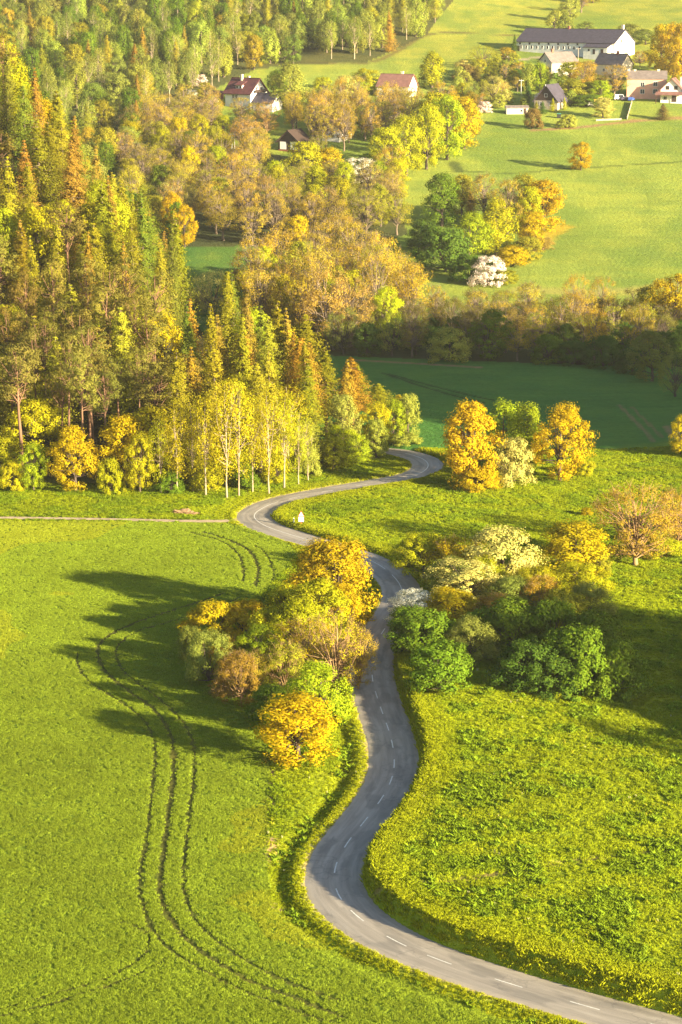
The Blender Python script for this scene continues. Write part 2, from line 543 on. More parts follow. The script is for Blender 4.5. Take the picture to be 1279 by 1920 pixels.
setc(farm, (0.13, 0.20, 0.035), np.clip((pt - .47) * 4.5, 0, .75))
pt = fbm(fx * .16 + 30, fy * .05, 3)
setc(farm, (0.15, 0.21, 0.04), np.clip((pt - .5) * 4, 0, .6))
crop_m = in_poly(fx, fy, CROP)
setc(crop_m, (0.135, 0.195, 0.016))
# bare strips: tramlines, path, field edge
for P, w, c in [(t, w, (0.075, 0.080, 0.02)) for t, w in zip(TRAMS, TRAM_W)] + [(PATH, 0.3, (0.24, 0.20, 0.06))]:
    m = (fx > P[:, 0].min() - 2) & (fx < P[:, 0].max() + 2) & (fy > P[:, 1].min() - 2) & (fy < P[:, 1].max() + 2)
    dd = np.full(fx.shape, 99.0); dd[m] = np.abs(dist_line(fx[m], fy[m], P))
    setc(dd < w + 0.5, c, np.clip(1 - (dd - w) / 0.5, 0, 1))
    gz -= 0.10 * np.exp(-(dd / (w + .15)) ** 2) * .6
# verge dirt beside the asphalt
r = np.abs(rd)
setc((r > 2.5) & (r < 4.0) & (rd < 0), (0.34, 0.28, 0.14), np.clip(1 - np.abs(r - 2.9) / 0.9, 0, 1) * .9)
# soil edge of the crop field near the golden maple, shadowed valley tracks
SOIL = [([(508, 1440), (510, 1480), (506, 1530)], .35, (0.16, 0.10, 0.06)), ([(511, 1575), (507, 1615)], .5, (0.42, 0.27, 0.17)),
        ([(515, 1692), (525, 1702)], .5, (0.26, 0.18, 0.12)),
        ([(1161, 761), (1185, 785), (1210, 810), (1228, 832)], .35, (0.16, 0.16, 0.07)),
        ([(1185, 765), (1215, 795), (1243, 822)], .3, (0.14, 0.15, 0.06)), ([(1250, 800), (1262, 818)], .6, (0.20, 0.17, 0.08)),
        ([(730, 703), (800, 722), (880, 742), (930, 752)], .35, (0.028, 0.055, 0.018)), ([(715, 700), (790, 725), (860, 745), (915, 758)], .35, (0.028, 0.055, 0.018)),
        ([(1118, 880), (1190, 873), (1300, 868)], .5, (0.36, 0.25, 0.13)),
        ([(660, 676), (800, 684), (900, 690)], .8, (0.20, 0.15, 0.08)),
        ([(862, 322), (960, 325), (1060, 318), (1180, 310), (1300, 303)], 0.9, (0.10, 0.14, 0.03)),
        ([(860, 322), (850, 306)], 2.0, (0.08, 0.11, 0.03)),
        ([(1000, 245), (1080, 240), (1180, 229), (1279, 222)], 1.5, (0.26, 0.17, 0.085)),
        ([(560, 118), (700, 116), (800, 66), (900, 64), (975, 68)], 1.6, (0.14, 0.13, 0.04)),
        ([(980, 112), (1060, 103), (1140, 112), (1279, 120)], 1.4, (0.36, 0.29, 0.19)),
        ([(1000, 470), (1030, 440), (1060, 425)], 2.5, (0.34, 0.27, 0.03)), ([(985, 545), (1100, 549), (1200, 545), (1280, 530)], 4.0, (0.27, 0.28, 0.07))]
for pts, w, c in SOIL:
    P = resample(catmull(pline(pts), 2.0), 2.0)[0] if len(pts) > 2 else pline(pts)
    dd = np.full(fx.shape, 99.0)
    m = (fx > P[:, 0].min() - 9) & (fx < P[:, 0].max() + 9) & (fy > P[:, 1].min() - 9) & (fy < P[:, 1].max() + 9)
    dd[m] = np.abs(dist_line(fx[m], fy[m], P)) + (fbm(fx[m] * .6, fy[m] * .6) - .5) * w
    setc(dd < w * 1.6, c, np.clip(1 - (dd - w * .6) / w, 0, 1))
# woodland floors
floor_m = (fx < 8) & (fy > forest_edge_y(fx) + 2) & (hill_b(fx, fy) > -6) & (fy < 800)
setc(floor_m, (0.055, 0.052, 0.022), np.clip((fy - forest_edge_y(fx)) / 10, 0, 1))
WOODS = {}
def wood_poly(name, pts):
    WOODS[name] = pline(pts); return WOODS[name]
P_LEFTMID = wood_poly('valley', [(225, 300), (330, 262), (420, 268), (520, 292), (600, 300), (735, 335), (765, 440), (640, 480), (450, 462), (330, 465), (250, 420)])
P_CENTRE = wood_poly('centre', [(440, 585), (520, 545), (640, 545), (745, 585), (775, 640), (640, 662), (480, 640)])
P_STREAM = wood_poly('stream', [(610, 640), (780, 618), (1000, 608), (1290, 600), (1440, 600), (1440, 700), (1290, 690), (1000, 682), (620, 668)])
P_FAR = wood_poly('far', [(-60, 215), (300, 218), (480, 130), (560, 122), (690, 116), (800, 66), (852, 0), (870, -60), (-60, -120)])
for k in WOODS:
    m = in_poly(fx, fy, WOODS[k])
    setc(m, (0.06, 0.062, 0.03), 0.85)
GRAVEL = pline([(455, 100), (500, 135), (470, 130), (440, 108)])

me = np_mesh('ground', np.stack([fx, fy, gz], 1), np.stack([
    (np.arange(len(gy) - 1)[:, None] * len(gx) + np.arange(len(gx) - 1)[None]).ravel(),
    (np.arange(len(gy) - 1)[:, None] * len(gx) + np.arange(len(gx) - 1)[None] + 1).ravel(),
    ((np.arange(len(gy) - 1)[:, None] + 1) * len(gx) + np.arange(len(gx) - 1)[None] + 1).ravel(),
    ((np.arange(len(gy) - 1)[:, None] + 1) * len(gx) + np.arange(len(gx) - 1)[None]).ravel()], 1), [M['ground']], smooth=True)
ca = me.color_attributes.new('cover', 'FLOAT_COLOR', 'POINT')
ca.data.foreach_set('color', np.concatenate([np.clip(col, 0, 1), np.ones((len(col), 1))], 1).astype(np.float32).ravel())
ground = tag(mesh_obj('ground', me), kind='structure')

def normals2(P):
    t = np.gradient(P, axis=0); t /= np.linalg.norm(t, axis=1)[:, None]
    return np.stack([t[:, 1], -t[:, 0]], 1)             # to the right of travel

def ribbon(name, P, offs, lift, mat, uvname=None, edge_wob=0.0):
    n2 = normals2(P); k = len(offs)
    V = np.empty((len(P), k, 3)); U = np.empty((len(P), k, 2))
    s = np.concatenate([[0], np.cumsum(np.linalg.norm(np.diff(P, axis=0), axis=1))])
    for j, o in enumerate(offs):
        w = (fbm(s * .9 + 50 * j, s * 0 + j * 3.1, 2) - .5) * edge_wob if j in (0, k - 1) else 0
        oo = o + w
        V[:, j, :2] = P + n2 * np.broadcast_to(oo, s.shape)[:, None]
        V[:, j, 2] = T0(V[:, j, 0], V[:, j, 1]) + lift[j]
        U[:, j, 0] = oo; U[:, j, 1] = s
    i, j = np.meshgrid(np.arange(len(P) - 1), np.arange(k - 1), indexing='ij')
    F = np.stack([i * k + j, i * k + j + 1, (i + 1) * k + j + 1, (i + 1) * k + j], -1).reshape(-1, 4)
    me = np_mesh(name, V.reshape(-1, 3), F, [mat], smooth=True)
    if uvname:
        uv = me.uv_layers.new(name=uvname)
        uv.data.foreach_set('uv', U.reshape(-1, 2)[F.ravel()].astype(np.float32).ravel())
    return me

road = tag(mesh_obj('road', ribbon('road', road_c, [-2.95, -2.6, -1.4, 0, 1.4, 2.6, 2.95], [-0.02, 0.05, 0.075, 0.09, 0.075, 0.05, -0.02], M['asphalt'], 'road', 0.35)), kind='structure')
# centre line: dashes where the photograph shows dashes, a continuous line round the blind bends
cum = road_s
def s_of(px, py):
    q = pix(px, py)
    return road_s[np.argmin(((road_c - q) ** 2).sum(1))]
def centre_strip(s0, s1, w=0.075):
    ss = np.arange(s0, s1 + .01, 0.7) if s1 - s0 > 3.2 else np.linspace(s0, s1, 5)
    P = np.stack([np.interp(ss, road_s, road_c[:, 0]), np.interp(ss, road_s, road_c[:, 1])], 1)
    o = mesh_obj('lane_marking', ribbon('lane_marking', P, [-w, w], [0.094, 0.094], M['paint']), road)
    return o
DASH = [(1245, 1928), (1095, 1887), (952, 1845), (827, 1803), (738, 1765), (668, 1719), (631, 1676), (627, 1630), (650, 1583), (684, 1541), (715, 1500),
        (734, 1465), (740, 1433), (736, 1396), (727, 1364), (715, 1332), (706, 1304), (698, 1274), (701, 1228), (708, 1205), (719, 1185), (731, 1168)]
for q in DASH:
    s = s_of(*q)
    centre_strip(s - 1.45, s + 1.45, 0.062)
centre_strip(s_of(742, 1150), s_of(735, 1078), 0.06)
centre_strip(s_of(722, 1067), s_of(640, 1031), 0.06)
centre_strip(s_of(580, 1014), s_of(519, 942), 0.06)
s = s_of(540, 937)
while s < s_of(740, 900):
    centre_strip(s, s + 2.6, 0.07); s += 7.5
centre_strip(s_of(765, 896), s_of(763, 851), 0.065)

track = tag(mesh_obj('dirt_track', ribbon('dirt_track', TRACK, [-0.8, 0, 0.8], [0.03, 0.06, 0.03], M['track'], None, 0.5)), kind='structure')
mouth = catmull(np.array([pix(398, 977), pix(425, 977), pix(452, 974), pix(468, 970)]), .6)
# ------------------------------------------------------------------ buildings
def box_vf(x0, x1, y0, y1, z0, z1):
    V = [(x0, y0, z0), (x1, y0, z0), (x1, y1, z0), (x0, y1, z0), (x0, y0, z1), (x1, y0, z1), (x1, y1, z1), (x0, y1, z1)]
    F = [(0, 3, 2, 1), (4, 5, 6, 7), (0, 1, 5, 4), (1, 2, 6, 5), (2, 3, 7, 6), (3, 0, 4, 7)]
    return V, F

def boxp(name, b, mat, parent):
    V, F = box_vf(*b)
    return mesh_obj(name, py_mesh(name, V, F, mat), parent)

def multi(name, boxes, mat, parent):
    V, F = [], []
    for b in boxes:
        v, f = box_vf(*b); o = len(V)
        V += v; F += [tuple(i + o for i in q) for q in f]
    return mesh_obj(name, py_mesh(name, V, F, mat), parent)

M['white_wall'] = plain_mat('white_plaster', (0.72, 0.69, 0.64), 0.9, 0.14, .6)
M['cream_wall'] = plain_mat('cream_plaster', (0.62, 0.54, 0.42), 0.9, 0.2, .6)
M['pink_wall'] = plain_mat('pink_plaster', (0.62, 0.33, 0.24), 0.9, 0.12, .5)
M['dark_roof'] = plain_mat('slate_roof', (0.055, 0.048, 0.07), 0.8, 0.3, .8)
M['grey_roof'] = plain_mat('grey_roof', (0.17, 0.14, 0.13), 0.85, 0.25, .8)
M['red_roof'] = plain_mat('dark_red_roof', (0.13, 0.045, 0.045), 0.8, 0.25, .8)
M['brown_roof'] = plain_mat('brown_roof', (0.20, 0.10, 0.085), 0.8, 0.25, .8)
M['wood_dark'] = plain_mat('dark_boards', (0.05, 0.032, 0.026), 0.8, 0.3, 2)
M['wood_red'] = plain_mat('red_boards', (0.26, 0.09, 0.045), 0.8, 0.3, 2)
M['brick'] = plain_mat('brick', (0.30, 0.12, 0.08), 0.9, 0.25, 3)
M['pane'] = plain_mat('window_pane', (0.03, 0.035, 0.045), 0.15, 0.1, 1)
M['frame'] = plain_mat('window_frame', (0.7, 0.68, 0.64), 0.6, 0.1, 1)
M['frame_dark'] = plain_mat('dark_frame', (0.10, 0.06, 0.04), 0.7, 0.2, 1)
M['stone'] = plain_mat('stone', (0.36, 0.30, 0.24), 0.9, 0.25, 1.5)
M['metal'] = plain_mat('grey_metal', (0.45, 0.45, 0.45), 0.5, 0.1, 1)
M['car_white'] = plain_mat('white_paint', (0.75, 0.74, 0.72), 0.3, 0.05, 1)
M['car_dark'] = plain_mat('dark_paint', (0.06, 0.05, 0.09), 0.3, 0.05, 1)
M['car_blue'] = plain_mat('blue_paint', (0.06, 0.12, 0.40), 0.4, 0.1, 1)
M['rubber'] = plain_mat('rubber', (0.02, 0.02, 0.02), 0.8, 0.1, 1)
M['yellow'] = plain_mat('yellow_paint', (0.62, 0.42, 0.06), 0.6, 0.1, 1)
M['green_paint'] = plain_mat('green_paint', (0.03, 0.16, 0.13), 0.5, 0.1, 1)
M['sign_white'] = plain_mat('sign_white', (0.82, 0.80, 0.76), 0.5, 0.04, 1)
M['sign_red'] = plain_mat('sign_red', (0.55, 0.04, 0.04), 0.5, 0.05, 1)
M['black'] = plain_mat('black_paint', (0.02, 0.02, 0.02), 0.5, 0.05, 1)

def gable_shell(L, W, eave, ridge, base=-3.0):
    """Walls with gables at both ends of a ridge along x."""
    h, w = L / 2, W / 2
    V = [(-h, -w, base), (h, -w, base), (h, w, base), (-h, w, base), (-h, -w, eave), (h, -w, eave), (h, w, eave), (-h, w, eave), (-h, 0, ridge), (h, 0, ridge)]
    F = [(0, 1, 5, 4), (2, 3, 7, 6), (1, 2, 6, 9, 5), (3, 0, 4, 8, 7), (4, 5, 9, 8), (6, 7, 8, 9), (0, 3, 2, 1)]
    return V, F

def gable_roof(L, W, eave, ridge, over=.5, th=.28, hip=0.0):
    h = L / 2 + over; w = W / 2; sl = (ridge - eave) / w
    we = w + over; ze = eave - over * sl + .06; zr = ridge + .06
    hr = h - hip
    V = [(-h, -we, ze), (h, -we, ze), (hr, 0, zr), (-hr, 0, zr), (-h, we, ze), (h, we, ze)]
    V += [(x, y, z + th) for x, y, z in V]
    F = [(6, 7, 8, 9), (9, 8, 11, 10), (0, 3, 2, 1), (3, 4, 5, 2), (0, 1, 7, 6), (4, 10, 11, 5), (0, 6, 9, 3), (3, 9, 10, 4), (1, 2, 8, 7), (2, 5, 11, 8)]
    return V, F

def add_window(root, face, L, W, u, z, w, h, frame='frame', name='window', pane='pane'):
    """face: F front (-y), R right gable (+x), L left gable (-x)."""
    def fb(o0, o1, a0, a1, z0, z1):
        if face == 'F': return (a0, a1, -W / 2 - o1, -W / 2 - o0, z0, z1)
        if face == 'R': return (L / 2 + o0, L / 2 + o1, a0, a1, z0, z1)
        return (-L / 2 - o1, -L / 2 - o0, a0, a1, z0, z1)
    t = .12
    fr = multi(name, [fb(-.02, .07, u - w / 2 - t, u - w / 2, z - t, z + h + t), fb(-.02, .07, u + w / 2, u + w / 2 + t, z - t, z + h + t),
                      fb(-.02, .07, u - w / 2, u + w / 2, z + h, z + h + t), fb(-.02, .10, u - w / 2, u + w / 2, z - t, z)] +
               ([fb(-.02, .05, u - .04, u + .04, z, z + h)] if w > .9 else []), M[frame], root)
    mesh_obj('pane' if name == 'window' else 'door_leaf', py_mesh('pane', *box_vf(*fb(-.02, .025, u - w / 2, u + w / 2, z, z + h)), M[pane]), fr)
    return fr

def house(name, label, px, py, yaw, L, W, eave, ridge, wall, roofm, wins=(), chims=(), gablem=None, over=.5, cat='house', hip=0.0):
    x, y = pix(px, py)
    z = Ts(x, y)
    root = tag(empty(name, (x, y, z), math.radians(yaw)), label, cat)
    V, F = gable_shell(L, W, eave, ridge)
    mesh_obj('wall', py_mesh('wall', V, F, M[wall]), root)
    V, F = gable_roof(L, W, eave, ridge, over, .28, hip)
    rf = mesh_obj('roof', py_mesh('roof', V, F, M[roofm]), root)
    rd = mesh_obj('ridge_cap', py_mesh('ridge_cap', *box_vf(-L / 2 - over + hip, L / 2 + over - hip, -.22, .22, ridge + .26, ridge + .42), M[roofm]), rf)
    for cx, cy, h, m in chims:
        zc = ridge - abs(cy) / (W / 2) * (ridge - eave)
        multi('chimney', [(cx - .45, cx + .45, cy - .45, cy + .45, zc - .6, zc + h), (cx - .55, cx + .55, cy - .55, cy + .55, zc + h, zc + h + .2)], M[m], rf)
    for face, u, zz, w, h, *rest in wins:
        add_window(root, face, L, W, u, zz, w, h, *rest)
    TAKEN.append((x, y, max(L, W) * .55))
    return root

# long white barn at the top of the village
wins = [('F', -21 + i * 2.55, 1.6, .8, 1.3) for i in range(13)] + [('F', -21.5 + i * 4.6, 3.45, .6, .55, 'frame_dark') for i in range(8)]
wins += [('F', -22.6, 0, 1.6, 2.6, 'frame_dark', 'door', 'wood_dark'), ('R', -3, 4.6, .9, 1.1, 'frame_dark'), ('R', 1.5, 0, 2.6, 3.0, 'frame_dark', 'door', 'stone'), ('R', 6, 1.5, .8, 1.2, 'frame_dark')]
barn = house('long_barn', 'long white barn with dark slate roof and many small windows', 1078, 99, -33, 47, 19, 4.4, 9.6, 'white_wall', 'dark_roof', wins,
             [(22, 1, 2.6, 'cream_wall'), (-3, 0, 1.2, 'brick')], over=.4, cat='barn')
ax_ = empty('barn_lean_to', (0, 0, 0)); ax_.parent = barn; ax_.location = (16.5, -11.2, 0)
V = [(-5.6, -2.2, -3), (5.6, -2.2, -3), (5.6, 1.6, -3), (-5.6, 1.6, -3), (-5.6, -2.2, 2.7), (5.6, -2.2, 2.7), (5.6, 1.6, 3.9), (-5.6, 1.6, 3.9)]
mesh_obj('lean_to_wall', py_mesh('lean_to_wall', V, [(0, 1, 5, 4), (1, 2, 6, 5), (3, 0, 4, 7), (2, 3, 7, 6)], M['white_wall']), ax_)
V = [(-6, -2.6, 2.62), (6, -2.6, 2.62), (6, 1.6, 3.98), (-6, 1.6, 3.98)]
V += [(a, b, c + .22) for a, b, c in V]
mesh_obj('lean_to_roof', py_mesh('lean_to_roof', V, [(4, 5, 6, 7), (0, 1, 5, 4), (1, 2, 6, 5), (2, 3, 7, 6), (3, 0, 4, 7), (0, 3, 2, 1)], M['dark_roof']), ax_)
for u, w, h, z in [(-3, .8, .9, 1.2), (-.6, 1.1, 2.0, 0), (3.2, 1.3, 2.1, 0)]:
    multi('lean_to_door' if z == 0 else 'lean_to_window', [(u - w / 2, u + w / 2, -2.26, -2.15, z, z + h)], M['wood_dark'], ax_)

house('grey_roofed_house', 'cream house with pale grey roof behind the garden trees', 1046, 140, 32, 13, 9, 5.0, 8.6, 'cream_wall', 'grey_roof',
      [('F', -3, 1.2, 1.1, 1.3), ('F', 1, 1.2, 1.1, 1.3), ('L', 0, 1.4, 1.2, 1.2), ('L', 0, 5.0, .9, 1.0)], [(-3, 0, 1.4, 'brick')])
house('cottage', 'cream cottage with light brown roof left of the pink house', 1150, 140, -40, 13, 8, 4.2, 8.0, 'cream_wall', 'grey_roof',
      [('L', -1.5, 1.4, 1.0, 1.2), ('L', 1.5, 1.4, 1.0, 1.2), ('F', -2, 1.2, 1.0, 1.2), ('F', 2, 1.2, 1.0, 1.2)], [(2, 0, 1.2, 'brick')])
house('dark_gabled_house', 'dark gabled house with steep slate roof behind small conifers', 1034, 201, 62, 11, 9.4, 2.6, 8.2, 'stone', 'dark_roof',
      [('L', -2, .8, 1.1, 1.2), ('L', 2, .8, 1.1, 1.2), ('L', 0, 4.0, 1.0, 1.1)], [], over=.6)
dg = [o for o in bpy.data.objects if o.name == 'dark_gabled_house'][0]
mesh_obj('gable_boards', py_mesh('gable_boards', [(-5.56, -4.6, 2.7), (-5.56, 4.6, 2.7), (-5.56, 0, 8.0), (-5.5, -4.6, 2.7), (-5.5, 4.6, 2.7), (-5.5, 0, 8.0)],
         [(0, 2, 1), (3, 4, 5), (0, 1, 4, 3), (1, 2, 5, 4), (2, 0, 3, 5)], M['wood_dark']), dg)
multi('bargeboard', [(-6.15, -5.95, -.12, .12, 8.0, 8.7)], M['sign_white'], dg)
house('garden_shed', 'long low cream shed with flat roof above the lawn', 969, 213, 4, 8.2, 3.6, 2.0, 2.5, 'cream_wall', 'grey_roof',
      [('F', 1.5, .6, .9, .8), ('F', 2.8, 0, .8, 1.7, 'frame_dark', 'door', 'wood_dark')], [], over=.3, cat='shed')
house('pink_house', 'two storey pink house with grey roof and white windows', 1212, 182, -7, 15.2, 9, 6.9, 9.6, 'pink_wall', 'grey_roof',
      [('F', -1.6, 4.1, 1.5, 1.6), ('F', 3.3, 4.3, 1.5, 1.6), ('F', -1.6, 1.4, 1.5, 1.6), ('F', 3.3, 1.5, 1.5, 1.6), ('L', 0, 4.2, 1.2, 1.4)],
      [(-7, 0.2, .9, 'cream_wall'), (-4.6, 0.2, .7, 'cream_wall'), (4.4, 0.2, .8, 'cream_wall')], over=.25)
wg = house('white_gabled_house', 'small white house with brown gable roof right of the pink house', 1262, 190, 74, 9, 8.4, 4.4, 8.4, 'white_wall', 'brown_roof',
      [('L', -1.6, 4.6, 1.1, 1.2, 'frame_dark'), ('L', 1.6, 4.6, 1.1, 1.2, 'frame_dark'), ('L', -1, 0, 1.6, 2.2, 'frame_dark', 'door', 'wood_dark'), ('L', 2.4, .6, 1.2, 1.3)],
      [(0, -3.0, 3.4, 'cream_wall')], over=.7)
mesh_obj('porch_roof', py_mesh('porch_roof', [(-7.2, -6, 2.5), (-4.4, -6, 3.6), (-4.4, 6, 3.6), (-7.2, 6, 2.5), (-7.2, -6, 2.7), (-4.4, -6, 3.8), (-4.4, 6, 3.8), (-7.2, 6, 2.7)],
         [(0, 3, 2, 1), (4, 5, 6, 7), (0, 1, 5, 4), (1, 2, 6, 5), (2, 3, 7, 6), (3, 0, 4, 7)], M['brown_roof']), wg)
for yy in (-5.6, 5.6):
    boxp('porch_post', (-7.0, -6.8, yy - .1, yy + .1, -1, 2.6), M['frame_dark'], wg)
# upper houses on the left
house('white_house', 'white house with dark red roof and dormer at the forest edge', 462, 199, -38, 12.5, 10, 5.2, 10.2, 'white_wall', 'red_roof',
      [('F', -2.2, 2.9, 1.0, 1.4), ('F', -.6, 2.9, 1.0, 1.4), ('F', -1.6, .4, 1.0, 1.2), ('R', -1.5, 6.0, 1.0, 1.2), ('R', 1.5, 6.0, 1.0, 1.2), ('R', -1.5, 2.6, 1.2, 1.5), ('R', 1.8, 2.6, 1.2, 1.5)],
      [(-1.5, -.8, 2.2, 'cream_wall'), (1.0, 0.4, 1.2, 'cream_wall')], over=.8)
wh = [o for o in bpy.data.objects if o.name == 'white_house'][0]
dm = multi('dormer', [(-1.9, 1.2, -3.9, -2.2, 6.4, 7.9)], M['white_wall'], wh)
mesh_obj('dormer_roof', py_mesh('dormer_roof', [(-2.3, -4.4, 7.8), (1.6, -4.4, 7.8), (1.6, -1.2, 9.2), (-2.3, -1.2, 9.2), (-2.3, -4.4, 8.0), (1.6, -4.4, 8.0), (1.6, -1.2, 9.4), (-2.3, -1.2, 9.4)],
         [(0, 3, 2, 1), (4, 5, 6, 7), (0, 1, 5, 4), (1, 2, 6, 5), (2, 3, 7, 6), (3, 0, 4, 7)], M['red_roof']), dm)
for u in (-1.2, .5):
    multi('dormer_window', [(u - .45, u + .45, -3.96, -3.88, 6.8, 7.6)], M['pane'], dm)
multi('balcony', [(6.3, 7.3, -3.2, 3.2, 5.3, 5.5), (7.2, 7.3, -3.2, 3.2, 5.5, 6.3)], M['wood_dark'], wh)
house('dark_roofed_house', 'small white house with dark blue roof beside the white house', 502, 206, -30, 8.5, 7, 2.8, 5.8, 'white_wall', 'dark_roof',
      [('R', 0, 3.2, .8, .9), ('F', -2, .8, 1.0, 1.0)], [], over=.5)
house('garden_hut', 'small red wooden hut at the edge of the left forest', 409, 186, -10, 3.8, 3, 1.9, 2.7, 'wood_red', 'brown_roof', [('F', 0, 0, .9, 1.7, 'frame_dark', 'door', 'wood_dark')], [], over=.3, cat='hut')
house('brown_roofed_house', 'house with long brown roof behind the budding trees', 745, 180, -24, 13, 9.5, 3.8, 8.0, 'white_wall', 'brown_roof',
      [('R', -1.5, 1.4, 1.0, 1.3), ('R', 1.5, 1.4, 1.0, 1.3), ('R', 0, 4.8, .9, 1.1), ('F', -3, 1.2, 1.1, 1.2), ('F', 2, 1.2, 1.1, 1.2)], [(2, .3, 1.4, 'cream_wall')], over=.5)
cb = house('cabin', 'dark brown cabin with two white shutters among the trees', 552, 281, 62, 8.5, 8, 3.2, 6.6, 'wood_dark', 'wood_dark', [], [], over=.8, cat='cabin')
for u0, u1 in ((-3.2, -.9), (.9, 3.3)):
    boxp('shutter', (-4.36, -4.27, u0, u1, .3, 2.9), M['sign_white'], cb)
boxp('plinth', (-4.34, -4.25, -3.9, 3.9, -.6, .2), M['wood_red'], cb)
house('hidden_house', 'white house glimpsed between the brown alder trunks', 632, 262, 60, 9, 7, 4.0, 7.0, 'white_wall', 'brown_roof', [('L', 0, 1.2, 1.0, 1.3)], [])

# ------------------------------------------------------------------ vehicles, poles, fences, road signs
def car(name, label, px, py, yaw, body, L=4.3, W=1.75, H=1.5, van=False, group=None, cat='car'):
    x, y = pix(px, py)
    root = tag(empty(name, (x, y, Ts(x, y)), math.radians(yaw)), label, cat, group)
    h = L / 2
    prof = [(-h, .35), (-h, .85), (-h + .15, .95), (-h + (.2 if van else .75), H), (h - (1.3 if van else 1.9), H), (h - (.8 if van else 1.15), .98), (h - .1, .82), (h, .6), (h, .35)]
    n = len(prof)
    V = [(a, -W / 2, b) for a, b in prof] + [(a, W / 2, b) for a, b in prof]
    F = [tuple(range(n)), tuple(range(2 * n - 1, n - 1, -1))] + [(i, i + n, (i + 1) % n + n, (i + 1) % n) for i in range(n)]
    mesh_obj('body', py_mesh('body', V, F, M[body]), root)
    x0 = -h + (1.6 if van else .85); x1 = h - (1.25 if van else 1.7)
    for sd in (-1, 1):
        boxp('side_window', (x0, x1, sd * W / 2 - .02, sd * W / 2 + .02, 1.0, H - .1), M['pane'], root)
    mesh_obj('windscreen', py_mesh('windscreen', [(h - (.8 if van else 1.15) + .03, s * W * .44, 1.0) for s in (-1, 1)] + [(h - (1.3 if van else 1.9) + .06, s * W * .44, H - .06) for s in (1, -1)], [(0, 1, 2, 3)], M['pane']), root)
    for sx in (-h + .8, h - .85):
        for sd in (-1, 1):
            V, F = tube([(sx, sd * (W / 2 - .18), .32), (sx, sd * (W / 2 + .02), .32)], [.32, .32], 12)
            V = np.vstack([V, [[sx, sd * (W / 2 + .02), .32]]])
            fs = [tuple(int(i) for i in q) for q in F] + [(12 + i, 12 + (i + 1) % 12, 24) for i in range(12)]
            mesh_obj('wheel', py_mesh('wheel', V, fs, M['rubber']), root)
    for sd in (-1, 1):
        boxp('headlight', (h - .06, h + .02, sd * W * .36 - .15, sd * W * .36 + .15, .62, .78), M['frame'], root)
    return root
car('delivery_van', 'white van parked left of the pink house', 1162, 188, 12, 'car_white', 4.8, 1.9, 2.1, True, cat='van')
car('parked_car', 'dark car parked between the white van and the pink house', 1174, 189, 8, 'car_dark')
car('parked_car', 'blue car parked at the top of the garden fence', 1184, 190, 70, 'car_blue')
car('parked_car', 'white car parked under the hedge left of the lawn', 1111, 200, 5, 'car_white')
car('parked_car', 'white car under the porch of the small white house', 1254, 192, 170, 'car_white')
car('parked_car', 'pale car at the right frame edge by the small white house', 1272, 192, 175, 'metal')

def pole(name, label, px, py, h, mat='stone'):
    x, y = pix(px, py)
    root = tag(empty(name, (x, y, Ts(x, y))), label, 'utility pole')
    V, F = tube([(0, 0, -.5), (0, 0, h)], [.16, .11], 8)
    mesh_obj('post', py_mesh('post', V, [tuple(int(i) for i in q) for q in F], M[mat]), root)
    boxp('crossarm', (-.9, .9, -.07, .07, h - .5, h - .34), M[mat], root)
    for sx in (-.75, 0, .75):
        V, F = tube([(sx, 0, h - .34), (sx, 0, h - .1)], [.07, .05], 6)
        mesh_obj('insulator', py_mesh('insulator', V, [tuple(int(i) for i in q) for q in F], M['sign_white']), root)
pole('utility_pole', 'wooden pole in front of the long barn', 1084, 114, 5.2)
pole('utility_pole', 'wooden pole in the meadow left of the barn', 954, 128, 4.8)
pole('utility_pole', 'pale pole among the garden trees of the village', 977, 177, 5.6, 'metal')
pole('utility_pole', 'left pale pole of the two below the white house', 435, 280, 5.5, 'metal')
pole('utility_pole', 'right pale pole of the two below the white house', 440, 279, 5.5, 'metal')

def fence(name, label, pts, h=1.2, post=2.4, solid=True, mat='stone'):
    P = resample(pline(pts), post)[0]
    x, y = P[0]
    root = tag(empty(name, (x, y, Ts(x, y))), label, 'fence')
    z0 = Ts(x, y)
    for i, (a, b) in enumerate(P):
        z = Ts(a, b) - z0
        boxp('post', (a - x - .07, a - x + .07, b - y - .07, b - y + .07, z - .3, z + h), M[mat], root)
    for i in range(len(P) - 1):
        p, q = P[i], P[i + 1]
        zp, zq = Ts(*p) - z0, Ts(*q) - z0
        for zz in ([.25, .6, .95] if not solid else [.1]):
            hh = .1 if not solid else h - .25
            n = np.array([-(q - p)[1], (q - p)[0]]); n = n / np.linalg.norm(n) * .03
            V = []
            for s, (pp, zb) in ((0, (p, zp)), (1, (q, zq))):
                for sg in (-1, 1):
                    for dz in (0, hh):
                        V.append((pp[0] - x + sg * n[0], pp[1] - y + sg * n[1], zb + zz + dz))
            F = [(0, 1, 3, 2), (4, 6, 7, 5), (0, 4, 5, 1), (2, 3, 7, 6), (1, 5, 7, 3), (0, 2, 6, 4)]
            mesh_obj('rail' if not solid else 'panel', py_mesh('rail', V, F, M[mat]), root)
fence('garden_fence', 'pale garden fence running downhill below the blue car', [(1185, 194), (1176, 225)], 1.3)
fence('garden_wall', 'low grey wall at the bottom of the front garden', [(1118, 228), (1174, 226)], .9)
